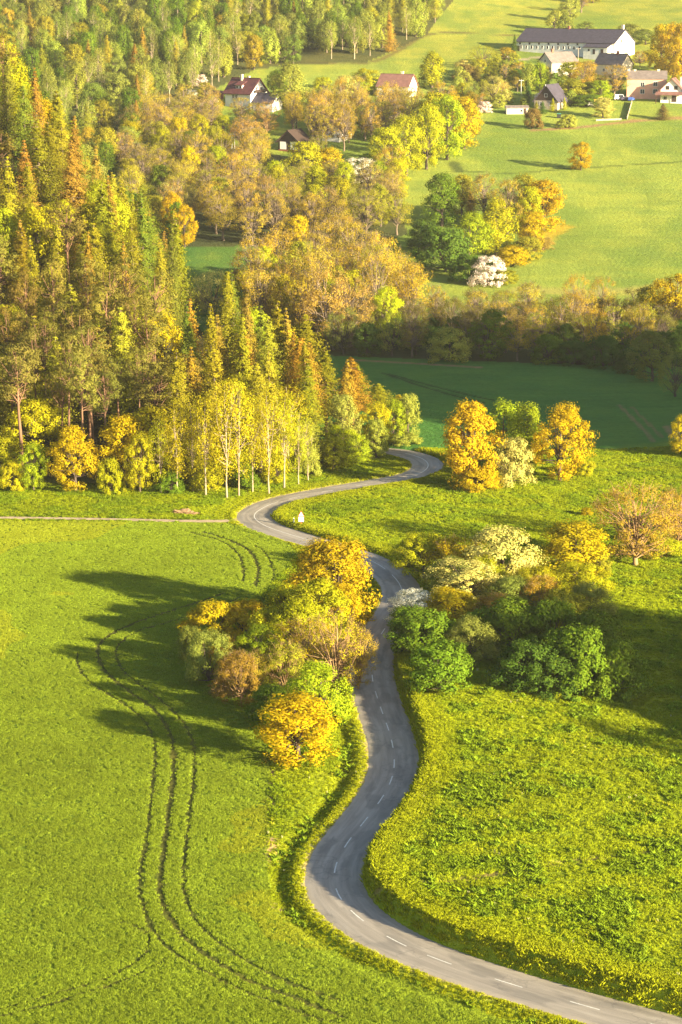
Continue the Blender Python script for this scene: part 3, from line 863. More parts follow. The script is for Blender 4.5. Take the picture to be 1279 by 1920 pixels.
# things standing in the gardens
x, y = pix(1048, 222)
rt = tag(empty('rubbish_bin', (x, y, Ts(x, y))), 'dark green bin standing on the lawn above the field', 'bin')
boxp('bin_body', (-.7, .7, -.6, .6, 0, 1.5), M['black'], rt); boxp('bin_lid', (-.8, .8, -.7, .7, 1.5, 1.75), M['green_paint'], rt)
x, y = pix(1121, 200)
rt = tag(empty('play_house', (x, y, Ts(x, y))), 'yellow wooden play frame right of the hedge', 'play house')
for sx in (-1.3, 1.3):
    for sy in (-.9, .9):
        boxp('post', (sx - .15, sx + .15, sy - .15, sy + .15, -.3, 2.6), M['yellow'], rt)
V, F = gable_roof(3.0, 2.2, 2.6, 3.5, .2, .12)
mesh_obj('roof', py_mesh('roof', V, F, M['yellow']), rt); boxp('deck', (-1.3, 1.3, -.9, .9, .9, 1.05), M['yellow'], rt)

# warning sign and delineator post beside the road
x, y = pix(565, 990)
sg = tag(empty('warning_sign', (x, y, Ts(x, y)), math.radians(-8)), 'white warning triangle above a white plate on a post beside the bend', 'road sign')
V, F = tube([(0, 0, -.4), (0, 0, 2.15)], [.045, .045], 8)
mesh_obj('post', py_mesh('post', V, [tuple(int(i) for i in q) for q in F], M['metal']), sg)
def tri(name, r, y0, y1, mat, zc, par):
    a = [(r * math.sin(t), r * math.cos(t) + zc) for t in (0, 2.0944, 4.18879)]
    V = [(p, y0, q) for p, q in a] + [(p, y1, q) for p, q in a]
    return mesh_obj(name, py_mesh(name, V, [(0, 1, 2), (5, 4, 3), (0, 3, 4, 1), (1, 4, 5, 2), (2, 5, 3, 0)], M[mat]), par)
fa = tri('triangle_border', .62, -.07, -.045, 'sign_red', 1.75, sg)
tri('triangle_face', .47, -.085, -.071, 'sign_white', 1.75, fa)
boxp('plate', (-.42, .42, -.075, -.046, .62, 1.38), M['sign_white'], sg)
V, F = tube([(0, 0, .35), (0, 0, .6)], [.055, .055], 8)
mesh_obj('red_band', py_mesh('red_band', V, [tuple(int(i) for i in q) for q in F], M['sign_red']), sg)
x, y = pix(551, 987)
dl = tag(empty('delineator_post', (x, y, Ts(x, y))), 'small white marker post left of the warning sign', 'marker post')
mesh_obj('post', py_mesh('post', [(-.08, -.06, -.2), (.08, -.06, -.2), (.08, .06, -.2), (-.08, .06, -.2), (-.08, -.06, .85), (.08, -.06, .85), (.08, .06, .98), (-.08, .06, .98)],
         [(0, 3, 2, 1), (4, 5, 6, 7), (0, 1, 5, 4), (1, 2, 6, 5), (2, 3, 7, 6), (3, 0, 4, 7)], M['sign_white']), dl)
boxp('reflector', (-.06, .06, -.075, -.061, .62, .76), M['black'], dl)
# heap of soil beside the track
x, y = pix(352, 962)
Rh = np.random.default_rng(4)
bm = bmesh.new(); bmesh.ops.create_icosphere(bm, subdivisions=4, radius=1)
for v in bm.verts:
    q = 1 + 1.1 * (float(fbm(v.co.x * 1.7 + 5, v.co.y * 1.7 + v.co.z * 1.3, 4)) - .5)
    v.co = Vector((v.co.x * 1.8 * q * q, v.co.y * 1.3 * q, max(v.co.z, -.3) * .5 * q * q * q))
me = bpy.data.meshes.new('soil_heap'); bm.to_mesh(me); bm.free()
me.materials.append(plain_mat('soil', (0.24, 0.15, 0.08), .95, .35, 2.5, .5))
tag(mesh_obj('soil_heap', me, None, (x, y, Ts(x, y))), 'small heap of reddish soil beside the dirt track', 'heap')
# ------------------------------------------------------------------ tree prototypes (all one unit high)
def leaf_quads(P, Nn, size, R, aspect=0.6):
    n = len(P)
    a = unit(np.cross(Nn, R.normal(size=(n, 3))))
    b = unit(np.cross(Nn, a))
    s = np.broadcast_to(size, (n,)) * R.uniform(0.6, 1.35, n)
    a = a * s[:, None]; b = b * (s * aspect)[:, None]
    V = np.stack([P - a, P - b * .9 - a * .1, P + a, P + b * .9 + a * .15], 1).reshape(-1, 3)
    F = np.arange(n * 4).reshape(n, 4)
    return V, F

def join(parts):
    Vs, Fs, o = [], [], 0
    for V, F in parts:
        Vs.append(V); Fs.append(F + o); o += len(V)
    return np.concatenate(Vs), np.concatenate(Fs)

class Proto:
    def __init__(s, crown, trunk, leafm, barkm, R, clump_ids=None):
        V, F = crown
        v = R.random(len(F))
        if clump_ids is not None:
            cr = R.random(int(clump_ids.max()) + 1)
            v = np.clip(0.55 * v + 0.45 * cr[clump_ids], 0, 1)
        s.w = float(np.percentile(np.hypot(V[:, 0], V[:, 1]), 97) * 2)
        s.top = float(V[:, 2].max())
        s.crown = np_mesh('crown', V, F, [leafm])
        s._attr(s.crown, v)
        s.trunk = np_mesh('trunk', trunk[0], trunk[1], [barkm], smooth=True)
        s._src = (crown, trunk, leafm, barkm, v)
        s._both = None
    @property
    def both(s):                                        # crown and trunk in one mesh, for trees too far off to show parts
        if s._both is None:
            crown, trunk, leafm, barkm, v = s._src
            Vb, Fb = join([crown, trunk])
            s._both = np_mesh('tree', Vb, Fb, [leafm, barkm], np.r_[np.zeros(len(crown[1])), np.ones(len(trunk[1]))])
            s._attr(s._both, np.r_[v, np.full(len(trunk[1]), .5)])
        return s._both
    def _attr(s, me, v):
        a = me.attributes.new('v', 'FLOAT', 'FACE')
        a.data.foreach_set('value', v.astype(np.float32))

def lobes(R, k=6, amp=0.28):
    d = unit(R.normal(size=(k, 3))); a = R.uniform(-amp, amp, k)
    def f(u):
        return 1 + (np.maximum(u @ d.T, 0) ** 3 * a).sum(-1)
    return f

def clump_crown(R, prof, z0, z1, rmax, nc, nl, cr, leaf, outer=0.5, droop=0.0, flat=0.8, aspect=.6, up=0.25, lob=.3):
    """Leaves gathered in clumps spread through the crown's volume."""
    t = R.random(nc) ** 0.9
    ang = R.uniform(0, 2 * math.pi, nc)
    rr = (outer + (1 - outer) * R.random(nc) ** 0.6) * prof(t)
    u = unit(np.stack([np.cos(ang), np.sin(ang), (t - .5) * 1.5], 1))
    lf = lobes(R, 7, lob)(u)
    c = np.stack([np.cos(ang) * rr * rmax * lf, np.sin(ang) * rr * rmax * lf, z0 + (z1 - z0) * t * (0.92 + .08 * lf)], 1)
    ax = np.array([0, 0, z0 + (z1 - z0) * .45])
    ids = np.repeat(np.arange(nc), nl)
    d = unit(R.normal(size=(nc * nl, 3)))
    rad = np.repeat(cr * R.uniform(.6, 1.3, nc), nl) * R.random(nc * nl) ** 0.42
    P = c[ids] + d * rad[:, None] * np.array([1, 1, flat])
    P[:, 2] -= droop * R.random(len(P)) ** 2 * cr
    P[:, 2] = np.maximum(P[:, 2], 0.004)
    outw = unit(P - ax)
    Nn = unit(d * .75 + outw * .75 + R.normal(size=P.shape) * .36 + np.array([0, 0, up]))
    V, F = leaf_quads(P, Nn, leaf, R, aspect)
    return (V, F), c, ids

def limbs(R, c, h0, h1, r0, n, trunk_top, lean=0.02, sides=5, wig=.02):
    top = np.array([R.normal() * lean, R.normal() * lean, trunk_top])
    zs = np.linspace(-0.03, 1, 7)
    path = np.stack([top[0] * zs ** 2 + np.r_[0, R.normal(size=6) * .006], top[1] * zs ** 2 + np.r_[0, R.normal(size=6) * .006], trunk_top * zs], 1)
    parts = [tube(path, r0 * (1.25 - 1.05 * np.clip(zs, 0, 1)) * np.where(zs < .02, 1.25, 1), 6)]
    if n:
        for i in R.choice(len(c), min(n, len(c)), replace=False):
            e = c[i]
            zb = np.clip(h0 + (h1 - h0) * R.random(), 0, e[2] * .92)
            b = np.array([np.interp(zb, path[:, 2], path[:, 0]), np.interp(zb, path[:, 2], path[:, 1]), zb])
            m = b * .45 + e * .55 + np.array([0, 0, -.02 + .05 * R.random()]) + R.normal(size=3) * wig
            rb = r0 * (0.55 - .3 * zb)
            parts.append(tube([b, m, e], [rb, rb * .55, rb * .15], 4))
    return join(parts)

def ell(a=.5, b=.5):
    return lambda t: np.sqrt(np.clip(1 - (np.abs(t - a) / np.where(t < a, a + .12, 1 - a + .02)) ** 2, 0.02, 1))

def p_broad(seed, z0=.08, rmax=.40, nc=120, nl=90, leaf=.0145, cr=.095, mat='leaf', bark='bark', a=.42):
    R = np.random.default_rng(seed)
    cw, c, ids = clump_crown(R, ell(a), z0, .955, rmax, nc, nl, cr, leaf, outer=.32)
    return Proto(cw, limbs(R, c, .12, .55, .022, 30, .8), M[mat], M[bark], R, ids)

def p_birch(seed, rmax=.20, z0=.26, nc=80, nl=46, leaf=.0088):
    R = np.random.default_rng(seed)
    cw, c, ids = clump_crown(R, ell(.45), z0, .97, rmax, nc, nl, .062, leaf, outer=.25, droop=.9, flat=1.35, lob=.4)
    return Proto(cw, limbs(R, c, .22, .8, .0085, 34, .93, .03), M['leaf'], M['bark_birch'], R, ids)

def p_poplar(seed):
    R = np.random.default_rng(seed)
    cw, c, ids = clump_crown(R, ell(.4), .05, .97, .24, 110, 80, .08, .0145, outer=.4, flat=1.4, up=.4)
    return Proto(cw, limbs(R, c, .08, .7, .018, 18, .9), M['leaf'], M['bark_grey'], R, ids)

def p_alder(seed, z0=.30, rmax=.33, nc=95, nl=62, leaf=.0088, bark='bark_grey', tw=True, multi=False, low=.18, cr=.07):
    """Crown just coming into leaf: many fine twigs, few small leaves."""
    R = np.random.default_rng(seed)
    cw, c, ids = clump_crown(R, ell(.55), z0, .97, rmax, nc, nl, cr, leaf, outer=.5, lob=.3)
    tr = limbs(R, c, low, .72, .017, nc, .88, .03)
    parts = [tr]
    if tw:
        for e in c:
            for k in range(4):
                d = unit(R.normal(size=3) + np.array([0, 0, .5]) + unit(e - np.array([0, 0, .5])) * .8) * R.uniform(.05, .12)
                parts.append(tube([e, e + d], [.0017, .0008], 3))
    return Proto(cw, join(parts), M['leaf'], M[bark], R, ids)

def p_willow(seed):
    R = np.random.default_rng(seed)
    cw, c, ids = clump_crown(R, ell(.5), .16, .97, .42, 120, 90, .09, .0095, droop=.6, aspect=.35, lob=.35)
    return Proto(cw, limbs(R, c, .05, .4, .024, 34, .6, .05), M['leaf'], M['bark'], R, ids)

def p_shrub(seed, rmax=.62, nc=110, nl=95, leaf=.0235, cr=.14, mat='leaf', aspect=.6, lob=.35):
    R = np.random.default_rng(seed)
    prof = lambda t: np.sqrt(np.clip(1 - (t * .96) ** 2.2, .02, 1))
    cw, c, ids = clump_crown(R, prof, .06, .93, rmax, nc, nl, cr, leaf, outer=.45, aspect=aspect, lob=lob)
    return Proto(cw, limbs(R, c, .02, .2, .02, 26, .55, .08), M[mat], M['bark'], R, ids)

def p_twigshrub(seed):
    R = np.random.default_rng(seed)
    prof = lambda t: np.sqrt(np.clip(1 - (t * .95) ** 2.4, .02, 1))
    cw, c, ids = clump_crown(R, prof, .05, .93, .55, 110, 100, .12, .0165, outer=.4, aspect=.45, lob=.3)
    tr = [limbs(R, c, .02, .3, .016, 60, .6, .08)]
    for e in c:
        for k in range(5):
            d = unit(R.normal(size=3) + np.array([0, 0, .9])) * R.uniform(.06, .15)
            tr.append(tube([e, e + d], [.003, .0012], 3))
    return Proto(cw, join(tr), M['leaf'], M['twig'], R, ids)

def p_conifer(seed, z0=.06, rmax=.17, tiers=26, per=8, droop=.35, leaf=.022, taper=.85, jag=.35, bark='bark', gap=0.0, upturn=.25, dens=8):
    R = np.random.default_rng(seed)
    P, Nn, ids, parts = [], [], [], []
    lean = R.normal(size=2) * .01
    k = 0
    for i in range(tiers):
        t = (i + R.random() * .6) / tiers
        z = z0 + (1 - z0) * t
        rad = rmax * ((1 - t) ** taper * (.95 if t > .12 else .6 + 3 * t) + .018)
        for j in range(per if t < .85 else max(4, per - 3)):
            if R.random() < gap: continue
            a = R.uniform(0, 2 * math.pi)
            L = rad * R.uniform(1 - jag, 1 + jag * .6)
            s = np.linspace(.12, 1, dens) + R.normal(size=dens) * .03
            zz = z - droop * L * s + upturn * L * s ** 2.5
            sp = R.normal(size=(dens, 3)) * (.12 + .20 * s[:, None]) * (rad + .012) * .55
            q = np.stack([np.cos(a) * L * s + lean[0] * t, np.sin(a) * L * s + lean[1] * t, zz], 1) + sp
            P.append(q)
            Nn.append(unit(np.stack([np.cos(a) * .9 + 0 * s, np.sin(a) * .9 + 0 * s, .6 + 0 * s], 1) + R.normal(size=(dens, 3)) * .28))
            ids.append(np.full(dens, k)); k += 1
            if t < .8 and j % 2 == 0:
                parts.append(tube([[0, 0, z], [np.cos(a) * L * .8, np.sin(a) * L * .8, z - droop * L * .5]], [.0035, .001], 3))
    P = np.concatenate(P); Nn = np.concatenate(Nn); ids = np.concatenate(ids)
    P[:, 2] = np.clip(P[:, 2], .01, .995)
    V, F = leaf_quads(P, Nn, leaf, R, .55)
    zs = np.linspace(-.03, .98, 6)
    parts.append(tube(np.stack([lean[0] * zs, lean[1] * zs, zs], 1), .0135 * (1.12 - zs), 6))
    return Proto((V, F), join(parts), M['needle'], M[bark], R, ids)

def p_pine(seed):
    R = np.random.default_rng(seed)
    cw, c, ids = clump_crown(R, ell(.5), .56, .97, .17, 46, 60, .058, .012, outer=.3, flat=.6, aspect=.3, lob=.4)
    return Proto(cw, limbs(R, c, .5, .85, .0125, 30, .93, .03), M['needle'], M['bark_pine'], R, ids)

PROTO = {
    'broad': [p_broad(11), p_broad(12, .05, .44, a=.36), p_broad(13, .06, .36, a=.42), p_broad(14, .10, .42), p_broad(15, .07, .40, 140, 80, .014, .085)],
    'birch': [p_birch(21), p_birch(22, .17, .3), p_birch(23, .23, .2), p_birch(24, .18, .34)],
    'poplar': [p_poplar(25), p_poplar(26)],
    'alder': [p_alder(31), p_alder(32, .26, .37), p_alder(33, .36, .31), p_alder(34, .24, .34), p_alder(35, .3, .36, 46, 130, .0092, cr=.115), p_alder(36, .26, .34, 42, 140, .0092, cr=.12), p_alder(37, .3, .32, 50, 120, .0092, cr=.11)],
    'bare': [p_alder(41, .16, .38, 110, 34, .0088, 'twig', True, False, .08), p_alder(42, .14, .34, 110, 36, .0088, 'twig', True, False, .08), p_alder(43, .12, .38, 120, 82, .0085, 'twig', True, False, .08, .08)],
    'willow': [p_willow(51), p_willow(52)],
    'shrub': [p_shrub(61), p_shrub(62, .55), p_shrub(63, .7, 120)],
    'fine': [p_shrub(66, .58, 130, 110, .0185, .13, aspect=.5), p_shrub(67, .64, 130, 110, .0185, .13, aspect=.5)],
    'twiggy': [p_twigshrub(64), p_twigshrub(65)],
    'blossom': [p_shrub(71, .52, 110, 100, .018, .13, 'blossom'), p_broad(72, .06, .42, 110, 90, .0145, .095, 'blossom')],
    'larch': [p_conifer(81, .10, .20, 32, 11, .25, .0060, .85, .42, 'bark_grey', .16, .25, 58), p_conifer(82, .14, .22, 30, 11, .2, .0060, .8, .48, 'bark_grey', .18, .25, 58), p_conifer(83, .08, .19, 34, 11, .3, .0060, 1.0, .38, 'bark_grey', .14, .25, 58), p_conifer(86, .12, .24, 28, 11, .15, .0062, .75, .5, 'bark_grey', .22, .3, 58)],
    'tall': [p_conifer(84, .34, .16, 28, 11, .25, .0060, .9, .42, 'bark_pine', .14, .25, 50), p_conifer(85, .4, .15, 26, 11, .2, .0060, .85, .48, 'bark_pine', .16, .25, 50)],
    'spruce': [p_conifer(91, .06, .17, 32, 11, .35, .0064, 1.05, .35, 'bark', .05, .25, 46), p_conifer(92, .05, .19, 34, 11, .4, .0064, 1.05, .35, 'bark', .05, .25, 46)],
    'pine': [p_pine(95), p_pine(96), p_pine(97)],
}
KIND = {'broad': ('broadleaf_tree', 'tree'), 'birch': ('birch_tree', 'tree'), 'poplar': ('poplar_tree', 'tree'), 'alder': ('alder_tree', 'tree'),
        'bare': ('budding_tree', 'tree'), 'willow': ('willow_tree', 'tree'), 'shrub': ('shrub', 'shrub'), 'fine': ('shrub', 'shrub'), 'twiggy': ('twiggy_shrub', 'shrub'),
        'blossom': ('blossom_tree', 'tree'), 'larch': ('larch_tree', 'tree'), 'tall': ('larch_tree', 'tree'), 'spruce': ('spruce_tree', 'tree'), 'pine': ('pine_tree', 'tree')}
COL = {'gold': (.43, .33, .008), 'deepgold': (.42, .30, .010), 'ygreen': (.35, .35, .010), 'lime': (.29, .36, .014), 'green': (.135, .205, .015), 'dgreen': (.08, .14, .018),
       'orange': (.37, .255, .022), 'rusty': (.31, .205, .02), 'cgreen': (.14, .17, .018), 'rust': (.27, .18, .025), 'tan': (.36, .285, .026), 'pinkbr': (.34, .245, .05), 'olive': (.28, .27, .02), 'pale': (.48, .44, .11), 'sage': (.30, .33, .05),
       'white': (.80, .74, .62), 'pinkw': (.76, .62, .56), 'brown': (.19, .14, .035), 'larchy': (.41, .36, .010), 'larch': (.225, .212, .012), 'brgreen': (.17, .15, .025), 'greygreen': (.20, .235, .04)}

def jit(c, a=.08):
    return tuple(min(1, x * (1 + rnd.uniform(-a, a))) for x in c)

def tree(kind, x, y, H, W=None, colr='ygreen', label=None, group=None, var=None, parts=True, jita=.08, lean=0.0):
    ps = PROTO[kind]
    p = ps[var % len(ps)] if var is not None else rnd.choice(ps)
    sz = H / max(p.top, .9)
    sx = (W / p.w) if W else sz * rnd.uniform(.9, 1.1)
    name, cat = KIND[kind]
    c = jit(COL[colr] if isinstance(colr, str) else colr, min(jita, .10))
    bv = 1 + rnd.uniform(-1, 1) * jita * 1.6
    c = tuple(min(1, q * bv) for q in c)
    z = Ts(x, y) - 0.05
    rz = rnd.uniform(0, 6.283)
    if parts:
        root = empty(name, (x, y, z), rz)
        root.scale = (sx, sx, sz)
        root.rotation_euler = (0, lean, rz)
        a = mesh_obj('foliage' if 'shrub' in name else 'crown', p.crown, root)
        a.color = (*c, 1)
        mesh_obj('stems' if 'shrub' in name else 'trunk', p.trunk, root)
    else:
        root = mesh_obj(name, p.both, None, (x, y, z))
        root.rotation_euler = (0, lean, rz); root.scale = (sx, sx, sz); root.color = (*c, 1)
    tag(root, label, cat, group)
    return root


def hand(kind, px, py, w, h, colr, label, group=None, var=None, lean=0.0, parts=True):
    q = pix(px, py); s = pxpm(*q)
    TAKEN.append((q[0], q[1], .35 * w / s))
    return tree(kind, q[0], q[1], h / s, w / s, colr, label, group, var, parts, .04, lean)

# ------------------------------------------------------------------ trees and shrubs placed one by one
HAND = [
 # left of the near road
 ('broad', 558, 1428, 132, 136, 'gold', 'golden round maple at the front end of the roadside thicket'),
 ('broad', 600, 1378, 108, 150, 'lime', 'bright lime green tree just behind the golden maple beside the road'),
 ('bare', 632, 1296, 100, 158, 'larchy', 'tall yellowish budding tree with bare twigs beside the road bend'),
 ('bare', 575, 1268, 118, 112, 'gold', 'fuzzy golden budding tree in the middle of the roadside thicket', 2),
 ('bare', 672, 1292, 62, 122, 'tan', 'thin sparse-leaved tree leaning over the road edge'),
 ('broad', 630, 1175, 145, 176, 'deepgold', 'large deep golden tree hiding the road bend, tallest of the roadside thicket'),
 ('broad', 592, 1215, 130, 140, 'ygreen', 'yellow green tree at the centre of the roadside thicket'),
 ('broad', 642, 1205, 84, 120, 'gold', 'golden tree on the road side of the thicket by the shaded bend'),
 ('broad', 545, 1188, 88, 100, 'ygreen', 'small yellow green tree at the field side of the roadside thicket'),
 ('shrub', 400, 1205, 105, 70, 'gold', 'golden green shrub at the far left corner of the roadside thicket'),
 ('shrub', 460, 1200, 100, 66, 'gold', 'golden shrub in the back row of the thicket facing the crop field'),
 ('fine', 392, 1278, 106, 86, 'greygreen', 'grey green dome shaped shrub at the left end of the thicket'),
 ('twiggy', 425, 1262, 62, 60, 'orange', 'small orange shrub set against the grey green dome shrub'),
 ('broad', 487, 1262, 82, 96, 'lime', 'small lime green tree rising among the thicket shrubs'),
 ('twiggy', 452, 1312, 94, 80, 'rust', 'reddish orange shrub at the front left of the thicket'),
 ('twiggy', 535, 1305, 96, 88, 'olive', 'olive twiggy shrub behind the dark green thicket shrub'),
 ('shrub', 508, 1345, 76, 56, 'green', 'dark green low shrub between the red shrub and the golden maple'),
 ('twiggy', 430, 1300, 70, 46, 'brown', 'low brown shrub at the foot of the thicket next to the field'),
 ('broad', 610, 1160, 120, 150, 'gold', 'golden yellow tree at the back of the thicket next to the upper road'),
 ('broad', 560, 1235, 100, 120, 'ygreen', 'yellow green tree between the fuzzy golden tree and the back shrubs'),
 ('shrub', 505, 1225, 90, 76, 'ygreen', 'yellow green shrub in the middle of the thicket beside the lime tree'),
 ('shrub', 520, 1165, 70, 60, 'green', 'green shrub at the field edge behind the thicket'),
 ('fine', 360, 1240, 60, 60, 'greygreen', 'small grey green shrub at the leftmost point of the thicket'),
 ('twiggy', 480, 1300, 80, 70, 'tan', 'tan shrub right of the reddish orange shrub in the thicket'),
 ('twiggy', 575, 1330, 80, 84, 'olive', 'olive twiggy shrub behind the bright lime green tree'),
 ('shrub', 535, 1370, 70, 60, 'green', 'green undergrowth left of the golden maple foot'),
 ('shrub', 640, 1230, 90, 66, 'ygreen', 'yellow green undergrowth below the large deep golden tree'),
 # birches at the foot of the forest
 ('birch', 302, 924, 52, 150, 'ygreen', 'leftmost slender birch at the foot of the forest'),
 ('birch', 334, 926, 56, 178, 'larchy', 'second slender birch from the left at the forest foot'),
 ('birch', 362, 922, 52, 190, 'larchy', 'third slender birch from the left at the forest foot'),
 ('birch', 386, 930, 60, 205, 'larchy', 'fourth slender birch from the left at the forest foot'),
 ('birch', 426, 934, 66, 236, 'larchy', 'tallest pale trunked birch at the forest foot left of the bend'),
 ('birch', 448, 930, 64, 232, 'larchy', 'tall birch just right of the tallest pale trunked one'),
 ('birch', 474, 922, 52, 200, 'larchy', 'birch third from the right in the birch row'),
 ('birch', 505, 926, 58, 214, 'larchy', 'birch second from the right in the birch row'),
 ('birch', 533, 915, 54, 190, 'ygreen', 'last tall birch at the right end of the birch row'),
 ('birch', 560, 908, 50, 150, 'ygreen', 'shorter birch just beyond the right end of the birch row'),
 ('birch', 578, 902, 44, 120, 'sage', 'small leaning birch above the road bank'),
 # right of the near road
 ('fine', 770, 1062, 60, 50, 'ygreen', 'small yellow olive shrub at the back beside the shaded road bend'),
 ('fine', 905, 1125, 90, 76, 'ygreen', 'yellow green shrub between the two cream blossoming bushes'),
 ('fine', 960, 1165, 96, 80, 'greygreen', 'grey green shrub left of the bright orange shrub'),
 ('shrub', 1060, 1185, 84, 74, 'olive', 'olive shrub right of the bright orange shrub'),
 ('fine', 1100, 1165, 90, 70, 'greygreen', 'grey green shrub at the right edge of the right thicket'),
 ('shrub', 765, 1215, 70, 64, 'green', 'dark green shrub right under the white blossoming bush'),
 ('shrub', 905, 1230, 84, 80, 'green', 'dark green shrub between the grey green shrub and big bushes'),
 ('shrub', 1035, 1320, 110, 84, 'dgreen', 'low dark bush at the front foot of the big bushes'),
 ('shrub', 1118, 1266, 116, 124, 'green', 'dark green bush at the upper right of the big bushes'),
 ('fine', 795, 1088, 108, 88, 'ygreen', 'yellow olive rounded shrub nearest the shaded road bend on its right'),
 ('twiggy', 855, 1098, 110, 90, 'gold', 'broad shrub with orange gold top behind the cream blossoming bushes'),
 ('fine', 848, 1130, 90, 76, 'greygreen', 'grey green shrub filling the middle of the right thicket'),
 ('blossom', 938, 1108, 132, 118, 'pale', 'large cream blossoming bush at the back of the right thicket', 0),
 ('blossom', 875, 1150, 118, 98, 'pale', 'smaller cream blossoming bush in front of the large cream one', 1),
 ('broad', 1078, 1088, 116, 112, 'gold', 'golden round tree at the back right of the right thicket'),
 ('fine', 1000, 1145, 100, 80, 'ygreen', 'yellow green shrub left of the orange shrub in the right thicket'),
 ('fine', 1085, 1135, 110, 84, 'ygreen', 'yellow green spreading shrub in front of the golden round tree'),
 ('twiggy', 1012, 1170, 90, 84, 'orange', 'bright orange shrub in the centre of the right thicket'),
 ('blossom', 775, 1172, 84, 66, 'white', 'white blossoming bush leaning over the road edge', 0),
 ('shrub', 850, 1182, 92, 66, 'gold', 'golden topped shrub next to the white blossoming bush'),
 ('twiggy', 925, 1195, 90, 70, 'rust', 'rust coloured shrub behind the dark green bushes'),
 ('shrub', 800, 1250, 110, 100, 'green', 'dark green shrub below the white blossoming bush by the road'),
 ('fine', 880, 1262, 96, 96, 'greygreen', 'grey green shrub between the two dark green masses'),
 ('shrub', 825, 1322, 112, 108, 'green', 'dark green bush standing alone at the front beside the verge'),
 ('shrub', 962, 1240, 124, 112, 'green', 'dark green shrub behind the big front bushes of the right thicket'),
 ('shrub', 1035, 1245, 120, 120, 'green', 'dark green shrub top centre of the big right hand bushes'),
 ('shrub', 995, 1312, 130, 104, 'dgreen', 'dark green bush at the left foot of the big right hand bushes'),
 ('shrub', 1085, 1312, 140, 140, 'green', 'large dark green bush in the middle of the big right hand bushes'),
 ('shrub', 1150, 1312, 124, 116, 'green', 'dark green bush at the right end of the big right hand bushes'),
 ('bare', 1192, 1062, 140, 158, 'orange', 'fuzzy orange budding tree standing at the edge of the shaded field', 2),
 ('bare', 1272, 1030, 100, 120, 'orange', 'second orange budding tree cut by the right frame edge', 2),
 ('shrub', 1240, 1048, 80, 44, 'ygreen', 'low yellow green shrub beneath the fuzzy orange tree'),
 ('shrub', 1120, 1080, 60, 44, 'olive', 'small olive shrub between the golden tree and the fuzzy orange tree'),
 ('shrub', 1099, 968, 22, 16, 'gold', 'tiny golden bush alone in the sunlit meadow'),
 # group in the middle of the meadow beyond the bend
 ('broad', 880, 918, 100, 172, 'deepgold', 'tall orange gold tree at the left of the meadow group'),
 ('poplar', 943, 885, 72, 140, 'lime', 'left one of the two upright pale green trees in the meadow group'),
 ('poplar', 985, 885, 66, 134, 'lime', 'right one of the two upright pale green trees in the meadow group'),
 ('blossom', 958, 910, 80, 90, 'pale', 'white flowering shrub at the foot of the two upright pale trees', 0),
 ('broad', 1050, 905, 102, 152, 'gold', 'golden spreading tree at the right of the meadow group'),
 ('shrub', 900, 922, 76, 44, 'gold', 'low golden shrub at the foot of the tall orange gold tree'),
 ('shrub', 1098, 893, 46, 30, 'ygreen', 'small yellow shrub right of the golden spreading tree'),
 ('broad', 738, 836, 54, 88, 'lime', 'lime green tree left of the pair beside the far road bend'),
 ('broad', 765, 834, 48, 96, 'sage', 'paler green tree right of the pair beside the far road bend'),
 ('shrub', 755, 838, 60, 24, 'sage', 'pale low shrub under the pair of trees at the far road bend'),
 # along the stream, shaded side
 ('willow', 645, 664, 70, 92, 'greygreen', 'grey green willow at the left end of the stream trees'),
 ('willow', 735, 668, 58, 86, 'sage', 'willow with pale lit top beside the dark meadow'),
 ('willow', 780, 666, 54, 78, 'sage', 'second willow with pale lit top beside the dark meadow'),
 ('blossom', 842, 678, 80, 66, 'sage', 'dark shrub dotted with white blossom at the edge of the dark meadow', 0),
 ('broad', 918, 676, 80, 100, 'green', 'round green tree in front of the stream alders'),
 ('shrub', 1030, 682, 66, 58, 'green', 'dark rounded shrub right of the round green tree by the stream'),
 ('shrub', 1075, 684, 60, 50, 'dgreen', 'low dark shrub in the shaded row beside the meadow'),
 ('shrub', 1131, 688, 80, 62, 'dgreen', 'broad dark shrub near the right end of the shaded row'),
 ('broad', 1222, 716, 82, 100, 'greygreen', 'large grey green tree at the corner of the dark meadow'),
 ('shrub', 1185, 700, 60, 52, 'dgreen', 'dark shrub left of the large grey green corner tree'),
 ('willow', 1266, 745, 68, 86, 'greygreen', 'pale grey willow at the right frame edge beside the dark meadow'),
 ('broad', 1262, 640, 90, 128, 'deepgold', 'gold topped tree at the right frame edge above the shaded row'),
 ('broad', 1220, 628, 70, 96, 'olive', 'olive tree left of the gold topped tree at the right edge'),
 ('broad', 1276, 855, 40, 80, 'gold', 'golden tree cut by the right frame edge beside the dark meadow'),
 # copse on the right of the valley
 ('broad', 829, 425, 66, 104, 'green', 'green tree at the back left of the copse below the village field'),
 ('broad', 866, 410, 48, 86, 'olive', 'olive tree in the back row of the copse'),
 ('alder', 908, 420, 66, 96, 'tan', 'brownish budding tree in the middle of the copse'),
 ('spruce', 884, 425, 32, 66, 'rust', 'small orange brown spruce standing in the copse'),
 ('broad', 880, 492, 78, 96, 'lime', 'bright lime green tree at the front of the copse'),
 ('poplar', 930, 480, 66, 112, 'ygreen', 'tall yellow green tree in the centre of the copse'),
 ('alder', 952, 440, 58, 104, 'tan', 'tan budding tree right of the yellow green one in the copse'),
 ('broad', 978, 420, 68, 96, 'olive', 'olive tree at the back right of the copse'),
 ('broad', 992, 440, 52, 92, 'ygreen', 'light green tree next to the golden copse trees'),
 ('broad', 1018, 432, 76, 98, 'deepgold', 'large deep golden tree at the right end of the copse'),
 ('broad', 1000, 468, 56, 74, 'gold', 'smaller golden tree below the large deep golden one'),
 ('shrub', 990, 486, 66, 44, 'olive', 'olive shrub on the field side of the copse'),
